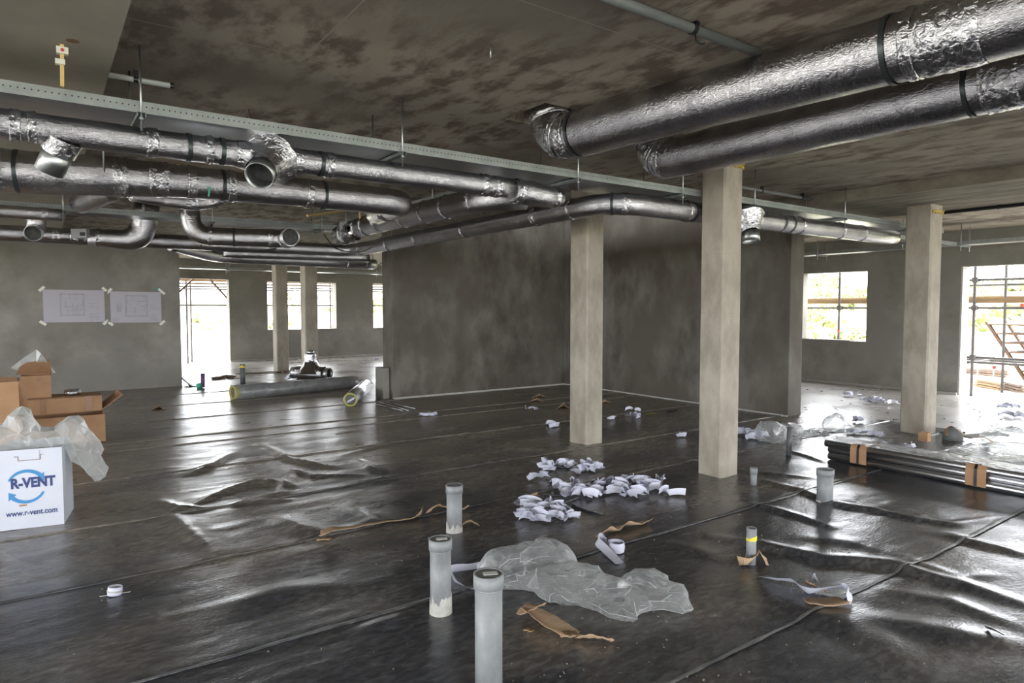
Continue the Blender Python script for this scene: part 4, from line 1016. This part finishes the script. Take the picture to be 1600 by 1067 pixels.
strip_px([(1042, 645), (1058, 643)], .05, .4, 'dark scrap before the core wall', mat='black', name='dark_scrap', cat='scrap', thick=.004)
strip_px([(285, 600, .1), (295, 602, .05), (304, 605, .0)], .2, [.9, .5, .1], 'dark rag at the foot of the left doorway wall end', mat='black', name='dark_rag', cat='rag', thick=.01)
# small white cup-like coupling on the near left sheet
cu = thing('pipe_coupling', 'small white plastic coupling alone on the near left membrane', 'coupling', P(179, 931))
b = ORG[cu.name] + Vector((0, 0, .008)); ax = Vector((.12, .05, 1)).normalized()
MB().pipe(b, b + ax * .045, .036, .032).build('body', 'paper', cu, smooth=True); MB().pipe(b + ax * .018, b + ax * .026, .04, .033).build('rim', 'plaster', cu, smooth=True)
MB().disc(b + ax * .03, ax, .032).build('inside', 'sticker', cu)
MB().bar(b + Vector((-.07, .02, 0)), b + Vector((.075, -.03, .008)), .004, .003).build('string', 'plaster', cu)
# crumbs
rn = random.Random(2); m = MB(); m2 = MB()
for k in range(420):
    x = rn.uniform(.0, 5.5); y = rn.uniform(1.2, 6.5); s = rn.uniform(.0012, .0030)
    if rn.random() < .3: x, y = rn.gauss(1.9, .5), rn.gauss(2.0, .4)
    m.obox((x, y, gz(x, y, s)), (rn.uniform(-1, 1), rn.uniform(-1, 1), .3), (.2, rn.uniform(.5, 1), .1), s * 1.6, s, s * .7)
for k in range(120):
    x = rn.uniform(9.2, 13.3); y = rn.uniform(2.5, 7.5); s = rn.uniform(.004, .011)
    m2.obox((x, y, s * .6), (rn.uniform(-1, 1), rn.uniform(-1, 1), 0), (0, rn.uniform(.5, 1), .1), s * 1.4, s, s * .6)
tag(m.build('mortar_crumbs', 'speck'), 'pale mortar crumbs strewn over the black membrane', 'crumbs', kind='stuff')
tag(m2.build('dark_grit', 'dark_speck'), 'dark grit strewn over the bright floor at right', 'grit', kind='stuff')

# film heaps: overlapping lobes merged, creased and kept as one mesh
tex = bpy.data.textures.new('creases', 'VORONOI'); tex.noise_scale = .16; tex.distance_metric = 'DISTANCE'; tex.weight_1 = -1.0; tex.weight_2 = 1.0
tex2 = bpy.data.textures.new('billow', 'CLOUDS'); tex2.noise_scale = .12
def film(label, lobes, name='plastic_bag', mat='film', crease=.05, voxel=.022, cat='plastic bag', clampz=True, sc=1.0, parent=None, dec=.10):
    bm = bmesh.new()
    for c, rad, rot in lobes:
        mt = Matrix.Translation(c) @ Matrix.Rotation(rot, 4, 'Z') @ Matrix.Diagonal((*rad, 1))
        bmesh.ops.create_icosphere(bm, subdivisions=4, radius=1.0, matrix=mt)
    me = bpy.data.meshes.new('tmp'); bm.to_mesh(me); bm.free()
    o = bpy.data.objects.new('tmp', me); C.objects.link(o)
    r = o.modifiers.new('r', 'REMESH'); r.mode = 'VOXEL'; r.voxel_size = voxel
    d = o.modifiers.new('d', 'DISPLACE'); d.texture = tex; d.strength = crease; d.mid_level = .3; d.texture_coords = 'GLOBAL'
    d = o.modifiers.new('d2', 'DISPLACE'); d.texture = tex2; d.strength = crease * .5; d.mid_level = .5; d.texture_coords = 'GLOBAL'
    d = o.modifiers.new('dec', 'DECIMATE'); d.ratio = dec
    dg = bpy.context.evaluated_depsgraph_get(); dg.update()
    me2 = bpy.data.meshes.new_from_object(o.evaluated_get(dg)); bpy.data.objects.remove(o)
    n = len(me2.vertices); co = np.empty(n * 3); me2.vertices.foreach_get('co', co); co = co.reshape(-1, 3)
    if clampz: co[:, 2] = np.maximum(co[:, 2], .012 + .002 * vnoise(co[:, 0] * 20, co[:, 1] * 20, 1))
    org = Vector(lobes[0][0]); org.z = 0 if clampz else org.z
    if parent is not None: org = ORG[parent.name]
    co -= np.array(org); me2.vertices.foreach_set('co', co.ravel()); me2.materials.clear(); me2.materials.append(M[mat])
    me2.polygons.foreach_set('use_smooth', [False] * len(me2.polygons)); me2.update(); me2.name = name
    b = bpy.data.objects.new(name, me2); C.objects.link(b)
    if parent is not None: b.parent = parent
    else: b.location = org; tag(b, label, cat)
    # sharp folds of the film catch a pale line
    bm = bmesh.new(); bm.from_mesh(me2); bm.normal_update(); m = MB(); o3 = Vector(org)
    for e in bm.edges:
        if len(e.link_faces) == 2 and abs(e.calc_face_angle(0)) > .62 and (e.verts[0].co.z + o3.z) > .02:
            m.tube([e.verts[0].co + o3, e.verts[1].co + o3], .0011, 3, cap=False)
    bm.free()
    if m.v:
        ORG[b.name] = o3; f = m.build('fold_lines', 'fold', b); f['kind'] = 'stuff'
    return b
def g3(px, py, z=0): p = P(px, py); p.z = z; return p
film('large clear plastic bag lying crumpled beside the nearest pipes', [
    (g3(795, 905, .05), (.19, .2, .16), 0), (g3(848, 905, .06), (.25, .22, .18), .3), (g3(890, 928, .05), (.24, .2, .14), -.6), (g3(930, 940, .04), (.16, .17, .11), 0),
    (g3(965, 945, .04), (.14, .2, .11), .2), (g3(1005, 932, .05), (.17, .15, .11), -.2), (g3(1035, 945, .05), (.14, .15, .10), .3), (g3(968, 968, .02), (.05, .12, .04), .5), (g3(1058, 955, .03), (.07, .1, .05), .3)], crease=.07)
film('crumpled clear film bag beside the thin dark pipe at right', [(g3(1205, 690, .10), (.2, .2, .16), 0), (g3(1232, 684, .08), (.22, .18, .12), .2), (g3(1190, 688, .06), (.12, .14, .1), 0)], crease=.06)
film('low trail of clear film on the bright floor behind the thin pipe', [(g3(1262, 680, .02), (.3, .12, .04), -.6), (g3(1290, 675, .02), (.25, .12, .04), -.6)], crease=.04, mat='film_thin')
film('peaked heap of clear film standing on the bright floor', [(g3(1305, 674, .08), (.2, .16, .16), 0), (g3(1325, 676, .04), (.25, .16, .07), -.6)], crease=.07, mat='film_thin')
film('wide clear film heap at the right edge behind the foil bundle', [(g3(1560, 712, .03), (.5, .4, .08), -.6), (g3(1590, 700, .08), (.35, .4, .16), -.6), (g3(1500, 716, .02), (.3, .3, .04), -.6)], crease=.07, mat='film_thin')

# ------------------------------------------------------------------ boxes at left
def carton(label, x0, x1, y0, y1, z0, z1, mat='card', open_top=True, th=.006, name='cardboard_box', inner='card_in', rot=0):
    t = thing(name, label, 'box', ((x0 + x1) / 2, (y0 + y1) / 2, z0)); t.rotation_euler.z = rot
    for nm, b in (('front_panel', (x0, x1, y0, y0 + th)), ('back_panel', (x0, x1, y1 - th, y1)), ('side_panel', (x0, x0 + th, y0 + th, y1 - th)), ('side_panel', (x1 - th, x1, y0 + th, y1 - th))):
        MB().box(*b, z0, z1).build(nm, mat, t)
    MB().box(x0 + th, x1 - th, y0 + th, y1 - th, z0, z0 + th).build('bottom_panel', inner, t)
    if not open_top: MB().box(x0, x1, y0, y1, z1 - .004, z1 + .003).build('top_panel', mat, t)
    return t
wb = carton('white printed box with blue ring logo at the left edge, film spilling out', -.262, .148, 5.86, 6.28, .012, .585, 'white_card', name='white_box', inner='white_card', rot=R(-10))
FY = 5.86 - .0012
def on_front(px, py): p = PA(px, py, 1, 5.86); return p.x, p.z
def text(s, cx, cz, width, name, mat, parent, bold=.0, skew=0):
    cu_ = bpy.data.curves.new('t', 'FONT'); cu_.body = s; cu_.size = .1; cu_.align_x = 'CENTER'; cu_.align_y = 'CENTER'; cu_.extrude = .0006; cu_.offset = bold
    o = bpy.data.objects.new('t', cu_); C.objects.link(o); dg = bpy.context.evaluated_depsgraph_get(); dg.update()
    me = bpy.data.meshes.new_from_object(o.evaluated_get(dg)); bpy.data.objects.remove(o)
    n = len(me.vertices); co = np.empty(n * 3); me.vertices.foreach_get('co', co); co = co.reshape(-1, 3)
    k = width / (co[:, 0].max() - co[:, 0].min()); cx0 = (co[:, 0].max() + co[:, 0].min()) / 2; cy0 = (co[:, 1].max() + co[:, 1].min()) / 2
    X = (co[:, 0] - cx0) * k + cx; Zc = (co[:, 1] - cy0) * k * 1.25 + cz
    new = np.stack([X, np.full(n, FY) - co[:, 2], Zc], 1) - np.array(ORG[parent.name])
    me.vertices.foreach_set('co', new.ravel()); me.materials.clear(); me.materials.append(M[mat]); me.name = name
    q = bpy.data.objects.new(name, me); C.objects.link(q); q.parent = parent
    return q
# logo: place along the front face
LX = .03
cx, cz = on_front(43, 760); cx += LX
x_a, _ = on_front(18, 755); x_b, _ = on_front(89, 750)
text('R-VENT', (x_a + x_b) / 2 + LX, on_front(53, 753)[1], x_b - x_a, 'logo_lettering', 'navy', wb, .0048)
x_a, _ = on_front(10, 803); x_b, _ = on_front(92, 797)
text('www.r-vent.com', (x_a + x_b) / 2 + LX, on_front(52, 800)[1], x_b - x_a, 'web_address', 'navy', wb, .002)
def arrow(a0, a1, rad, wd, parent):
    m = MB(); n = 22; vs = []; e = FY - .0002
    for k in range(n + 1):
        a = a0 + (a1 - a0) * k / n
        ww = wd * (.55 + .45 * k / n)
        for r in (rad - ww / 2, rad + ww / 2): vs.append((cx + r * math.cos(a), e, cz + r * math.sin(a)))
    m.add(vs, [(2 * k, 2 * k + 1, 2 * k + 3, 2 * k + 2) for k in range(n)])
    s = 1 if a1 > a0 else -1
    a = a1; t = a1 + s * .42
    m.add([(cx + (rad - wd * 1.15) * math.cos(a), e, cz + (rad - wd * 1.15) * math.sin(a)), (cx + (rad + wd * 1.15) * math.cos(a), e, cz + (rad + wd * 1.15) * math.sin(a)),
           (cx + rad * math.cos(t), e, cz + rad * math.sin(t))], [(0, 1, 2)])
    m.build('logo_arrow', 'blue', parent)
arrow(R(155), R(42), .112, .028, wb); arrow(R(-25), R(-138), .112, .028, wb)
# hand hole flap
hx, hz = on_front(55, 703)
MB().box(hx - .065, hx + .065, FY - .001, FY, .505, .509).box(hx - .068, hx - .064, FY - .001, FY, .508, .535).box(hx + .064, hx + .068, FY - .001, FY, .508, .54).box(hx - .09, hx - .066, FY - .001, FY, .535, .539).box(hx + .066, hx + .085, FY - .001, FY, .54, .544).build('hand_hole_cut', 'card_in', wb)
MB().box(hx - .06, hx + .06, FY - .003, FY - .001, .511, .575).build('hand_hole_flap', 'white_card', wb)
sx_, sz_ = on_front(45, 789)
MB().box(sx_ - .02, sx_ + .025, FY - .0008, FY, sz_ - .005, sz_ + .008).build('torn_patch', 'card', wb)
# film out of the white box
film('clear film bulging from the white box and hanging down its right side', [
    (PA(32, 675, 1, 6.0), (.12, .13, .20), 0), (PA(0, 690, 1, 6.0), (.2, .13, .13), 0), (PA(55, 685, 1, 6.0), (.14, .12, .11), 0), (PA(85, 687, 1, 6.0), (.1, .12, .09), 0), (PA(112, 674, 1, 6.0), (.10, .12, .14), 0), (PA(126, 695, 1, 5.98), (.11, .1, .16), 0),
    (PA(142, 715, 1, 5.98), (.09, .08, .15), 0), (PA(152, 735, 1, 5.98), (.09, .06, .09), 0)], crease=.07, mat='film_milky', clampz=False, cat='plastic film', name='plastic_film', dec=.06)
# brown cartons behind
q0 = PA(166, 690, 1, 9.23)
L1 = carton('long low open carton at the bottom of the brown box pile', -1.0, .61, 9.23, 9.78, 0.01, .335)
L2 = carton('long flat carton lying across the open low one', -.5, .60, 9.50, 9.95, .345, .53, open_top=False)
MB().box(-.02, .03, 9.496, 9.5, .35, .53).build('tape_strip', 'card_tape', L2); MB().box(.42, .50, 9.496, 9.5, .35, .53).build('tape_strip', 'card_tape', L2)
MB().add([(.60, 9.5, .36), (.82, 9.45, .53), (.80, 9.9, .55), (.60, 9.95, .36)], [(0, 1, 2, 3)]).build('end_flap', 'card', L2).modifiers.new('t', 'SOLIDIFY').thickness = .005
B2 = carton('upright carton standing on the flat long one, film stuffed in', PA(33, 600, 1, 9.62).x, PA(80, 600, 1, 9.62).x, 9.62, 9.9, .535, .80)
xm = (PA(33, 600, 1, 9.62).x + PA(80, 600, 1, 9.62).x) / 2
MB().add([(xm - .2, 9.9, .80), (xm + .16, 9.9, .80), (xm + .14, 9.96, .97), (xm - .14, 9.96, .93)], [(0, 1, 2, 3)]).build('back_flap', 'card_in', B2).modifiers.new('t', 'SOLIDIFY').thickness = .005
MB().box(xm + .0, xm + .045, 9.616, 9.62, .73, .80).build('tape_strip', 'card_tape', B2)
B1 = carton('tall brown carton cut off by the left picture edge, behind the white box', -.95, PA(29, 600, 1, 8.3).x, 8.3, 8.75, .012, .86)
xe = PA(29, 600, 1, 8.3).x
MB().add([(xe, 8.3, .87), (xe + .06, 8.35, .80), (xe + .075, 8.5, .4), (xe, 8.5, .4)], [(0, 1, 2, 3)]).build('side_flap', 'card', B1).modifiers.new('t', 'SOLIDIFY').thickness = .006
MB().add([(-.95, 8.3, .86), (xe, 8.3, .86), (xe - .03, 8.42, .90), (-.95, 8.42, .93)], [(0, 1, 2, 3)]).build('top_flap', 'card', B1).modifiers.new('t', 'SOLIDIFY').thickness = .006
fs_ = [PA(a, b, 1, 9.93 + d) for a, b, d in ((16, 575, 0), (38, 558, .03), (57, 546, .0), (64, 552, -.05), (75, 566, .02), (87, 582, -.03), (74, 586, .0), (56, 580, .05), (36, 582, 0))]
o = MB().add([sum(fs_, Vector()) / 9 + Vector((0, .04, 0))] + fs_, [(0, k + 1, (k + 1) % 9 + 1) for k in range(9)]).build('plastic_film', 'film_milky', loc=fs_[0])
o.modifiers.new('t', 'SOLIDIFY').thickness = .002; tag(o, 'stiff clear film sheet sticking up from the upright carton', 'plastic film')
tp = thing('tape_roll', 'roll of silver foil tape on the long flat carton', 'tape', (PA(113, 611, 1, 9.7).x, 9.7, .533))
c = ORG[tp.name]; MB().pipe(c, c + Vector((0, 0, .07)), .085, .045).build('foil_winding', 'foil_tape', tp, smooth=True); MB().pipe(c + Vector((0, 0, -.0)), c + Vector((0, 0, .068)), .045, .04).build('card_core', 'card', tp, smooth=True)

# ------------------------------------------------------------------ rolls, tee and rods on the floor
def roll(label, a, b, r, name, parts):
    t = thing(name, label, 'roll', a); return t
a = g3(362, 626, .13) + Vector((.02, .05, 0)); b = g3(556, 606, .12)
rl = thing('insulation_roll', 'long film-wrapped insulation roll on the floor before the far doorway', 'roll', (a.x, a.y, 0))
d = (b - a).normalized()
MB().tube(resample([a + d * .1, b], .12), [.125] * len(resample([a + d * .1, b], .12)), 24, wob=.012, wsc=5).build('wrapped_body', material('grey_wrapped_insulation', (.2, .2, .2), .35, .3, col2=(.34, .34, .34), scale=5, stretch=(1, 1, 1), bump=.6, bscale=9), rl, smooth=True)
MB().pipe(a - d * .0, a + d * .1, .122, .104).build('yellow_end', 'yellow', rl, smooth=True)
MB().disc(a + d * .03, -d, .104).build('dark_core', 'old_timber', rl)
MB().tube(resample([a, a.lerp(b, .25)], .05), .135, 26, cap=False, wob=.02, wsc=14).build('loose_film', 'film', rl, smooth=True)
a = g3(547, 636, .115) + Vector((FW[0] * .02, FW[1] * .02, 0)); b = g3(572, 612, .115)
rl = thing('insulation_offcut', 'short silver insulation tube with a yellow ring end near the core wall', 'roll', (a.x, a.y, 0)); d = (b - a).normalized()
MB().pipe(a + d * .02, b, .118, .09).build('foil_jacket', 'foil_tape', rl, smooth=True); MB().pipe(a, a + d * .03, .112, .085).build('yellow_ring', 'yellow', rl, smooth=True)
MB().disc(a + d * .12, -d, .088).build('inside', 'cap', rl)
MB().obox(a + d * .04 + Vector((0, 0, -.01)), (RT[0], RT[1], .55), (0, 0, 1), .07, .016, .003).build('paper_slip', 'paper', rl)
# foil tee piece
c = g3(486, 594, .16); ax = Vector((RT[0], RT[1], 0)); ax = (ax + Vector((-.1, -.35, 0))).normalized(); upv = Vector((0, 0, 1))
tp = thing('duct_tee', 'foil-covered tee piece standing on the far floor before the distant columns', 'duct fitting', (c.x, c.y, 0))
crumple_tube('tee_run', [c - ax * .34, c - ax * .2, c, c + ax * .2, c + ax * .34], [.155, .16, .165, .16, .15], tp, mat='foil', wob=.008)
crumple_tube('tee_branch', [c, c + upv * .18, c + upv * .34, c + upv * .42], [.30, .2, .135, .13], tp, mat='foil', wob=.008)
MB().pipe(c + ax * .32, c + ax * .48, .125, .12).build('end_collar', 'galv', tp, smooth=True); MB().pipe(c - ax * .46, c - ax * .32, .14, .135).build('end_collar', 'galv', tp, smooth=True)
MB().disc(c + ax * .36, ax, .12).disc(c - ax * .36, ax, .135).build('duct_shade_disc', 'mouth_shade', tp)
MB().pipe(c + upv * .42, c + upv * .5, .075, .07).build('top_collar', 'galv', tp, smooth=True)
# threaded rods
for k, (p, q) in enumerate((((592, 630), (638, 643)), ((596, 628), (648, 640)), ((590, 634), (628, 643)))):
    a = g3(*p, .02); b = g3(*q, .02); tag(MB().tube([a, b], .007, 8).build('threaded_rod', 'galv', loc=a, smooth=True), 'thin steel rod lying on the floor by the end of the core wall', 'rod', 'rods on the floor')
# green and plum tool
p = g3(311, 607); tl = thing('spray_tool', 'small green and plum coloured tool standing on the far floor at left', 'tool', p)
MB().tube([p + Vector((-.04, 0, .05)), p + Vector((.05, -.03, .06))], .055, 12).build('green_body', 'green_bit', tl, smooth=True)
MB().tube([p + Vector((.06, -.04, .02)), p + Vector((.07, -.03, .3))], .04, 12).build('plum_handle', 'purple_bit', tl, smooth=True)
for q in ((336, 593), (344, 592), (352, 590), (360, 591), (445, 583), (608, 600), (573, 602)):
    pp = P(*q); m = MB().obox(pp + Vector((0, 0, .03)), (1, .3, .1), (-.3, 1, .2), .07, .04, .025).obox(pp + Vector((.08, .02, .03)), (1, -.5, .2), (.3, 1, 0), .05, .03, .02)
    lb = {336: 'leftmost of four small rubble lumps left of the distant pipe stub', 344: 'second rubble lump from the left by the distant pipe stub', 352: 'third rubble lump from the left by the distant pipe stub', 360: 'rubble lump nearest the distant pipe stub', 445: 'rubble lump beside the thin distant column foot', 608: 'dark scrap at the foot of the core wall end', 573: 'dark scrap at the far end of the long insulation roll'}[q[0]]
    tag(m.build('rubble_lump', 'old_timber' if q[0] < 500 else 'black', loc=pp), lb, 'rubble')
strip_px([(470, 579), (440, 582), (400, 583), (370, 584)], .25, 0, 'long dark mat or sheet edge lying far back left of the tee', mat='old_timber', name='floor_strip', cat='strip', thick=.01)

# foil duct bundle at right
bd_ = thing('pipe_bundle', 'bundle of silver foil tubes with brown card pads lying on the floor at right', 'bundle', (6.8, 2.6, 0))
X0 = 6.72; RB = .036; Y1, Y0 = 3.68, .6
for r_i in range(3):
    for c_i in range(4):
        x = X0 + c_i * RB * 2.02 + (RB if r_i == 1 else 0); z = .014 + RB + r_i * RB * 1.78
        MB().tube([(x, Y0, z), (x, (Y0 + Y1) / 2, z), (x, Y1 + .02 * ((r_i * 4 + c_i) % 3), z)], RB, 18).build('foil_tube', 'shiny', bd_, smooth=True)
HB = .014 + RB * 2 + 2 * RB * 1.78
def pad(y, w_):
    xa, xb = X0 - RB - .006, X0 + 7.2 * RB + RB + .0
    m = MB(); prof = [(xa, .03), (xa - .002, HB * .5), (xa, HB - .03), (xa + .03, HB + .006), (xb - .03, HB + .006), (xb, HB - .03), (xb, .03)]
    vs = [(x, yy, z) for yy in (y - w_ / 2, y + w_ / 2) for x, z in prof] ; n = len(prof)
    m.add(vs, [(k, k + 1, n + k + 1, n + k) for k in range(n - 1)])
    return m
for y in (3.36, 2.33, 1.3):
    o = pad(y, .16).build('card_pad', 'card', bd_); o.modifiers.new('t', 'SOLIDIFY').thickness = .006
    s = MB(); m = pad(y, .022); m.v = [(v[0] - .008 if v[0] < X0 + .1 else v[0] + .004, v[1], v[2] + .004) for v in m.v]
    m.build('strap', 'black', bd_).modifiers.new('t', 'SOLIDIFY').thickness = .003
o = MB().tube(resample([(X0 + .11, Y0, HB / 2), (X0 + .11, Y1 + .1, HB / 2)], .1), .001, 4)
m = MB(); prof = [(X0 - RB + .01, HB + .002), (X0 + .03, HB + .008), (X0 + .1, HB + .012), (X0 + .24, HB + .01), (X0 + .32, HB - .08), (X0 + .42, .03)]
ys_ = np.linspace(Y0, Y1 + .08, 60); rn = random.Random(9)
vs = [(x + rn.uniform(-.004, .004), y, z + rn.uniform(-.002, .006)) for y in ys_ for x, z in prof]; n = len(prof)
m.add(vs, [(i * n + k, i * n + k + 1, (i + 1) * n + k + 1, (i + 1) * n + k) for i in range(59) for k in range(n - 1)])
m.build('wrapping_film', 'film_thin', bd_)
# straps lying on the bundle
strip_px([(1478, 706, .17), (1478, 698, .2), (1488, 696, .2), (1505, 706, .18), (1520, 711, .17), (1535, 710, .17), (1550, 718, .17)], .035, [.4, 1.0, .6, .4, .2, .4, .2], 'loose brown strap curling over the foil bundle', mat='card', name='loose_strap', cat='strap', thick=.003)
tag(MB().obox(g3(1444, 704, .16), (.1, 1, 0), (-1, .1, 0), .05, .035, .05).build('carton_piece', 'card', loc=g3(1444, 704, .1)), 'little brown carton lying behind the foil bundle', 'box')
# round grey bucket lying on its side and board
bk = thing('grey_bucket', 'round grey cap-shaped bucket upside down on the floor by the right column', 'bucket', g3(1491, 690))
p = ORG[bk.name] + Vector((.06, .04, .0)); prof = [(.105, .0), (.108, .05), (.102, .10), (.085, .135), (.05, .155), (.0, .16)]
vs = []; seg = 24
for r, z in prof:
    for k in range(seg): a = 2 * math.pi * k / seg; vs.append(p + Vector((r * math.cos(a), r * math.sin(a), z)))
MB().add(vs, [(i * seg + k, i * seg + (k + 1) % seg, (i + 1) * seg + (k + 1) % seg, (i + 1) * seg + k) for i in range(5) for k in range(seg)]).build('shell', material('grey_green_plastic', (.13, .14, .13), .5, col2=(.2, .21, .2), scale=14), bk, smooth=True)
MB().obox(p + Vector((-.07, -.1, .01)), (.8, -.58, 0), (.58, .8, 0), .06, .03, .005).build('brim', 'cap', bk)
a = P(1507, 684); b = P(1568, 679)
tag(MB().obox((a + b) / 2 + Vector((0, 0, .012)), (b - a), (FW[0], FW[1], 0), (b - a).length / 2, .1, .008).build('thin_board', 'cap', loc=a), 'thin flat grey board on the bright floor right of the bucket', 'board')
tag(MB().tube([g3(1462, 677, .012), g3(1508, 677, .012)], .01, 8).build('thin_rod', 'black', loc=g3(1462, 677)), 'thin dark rod on the floor behind the grey bucket', 'rod')
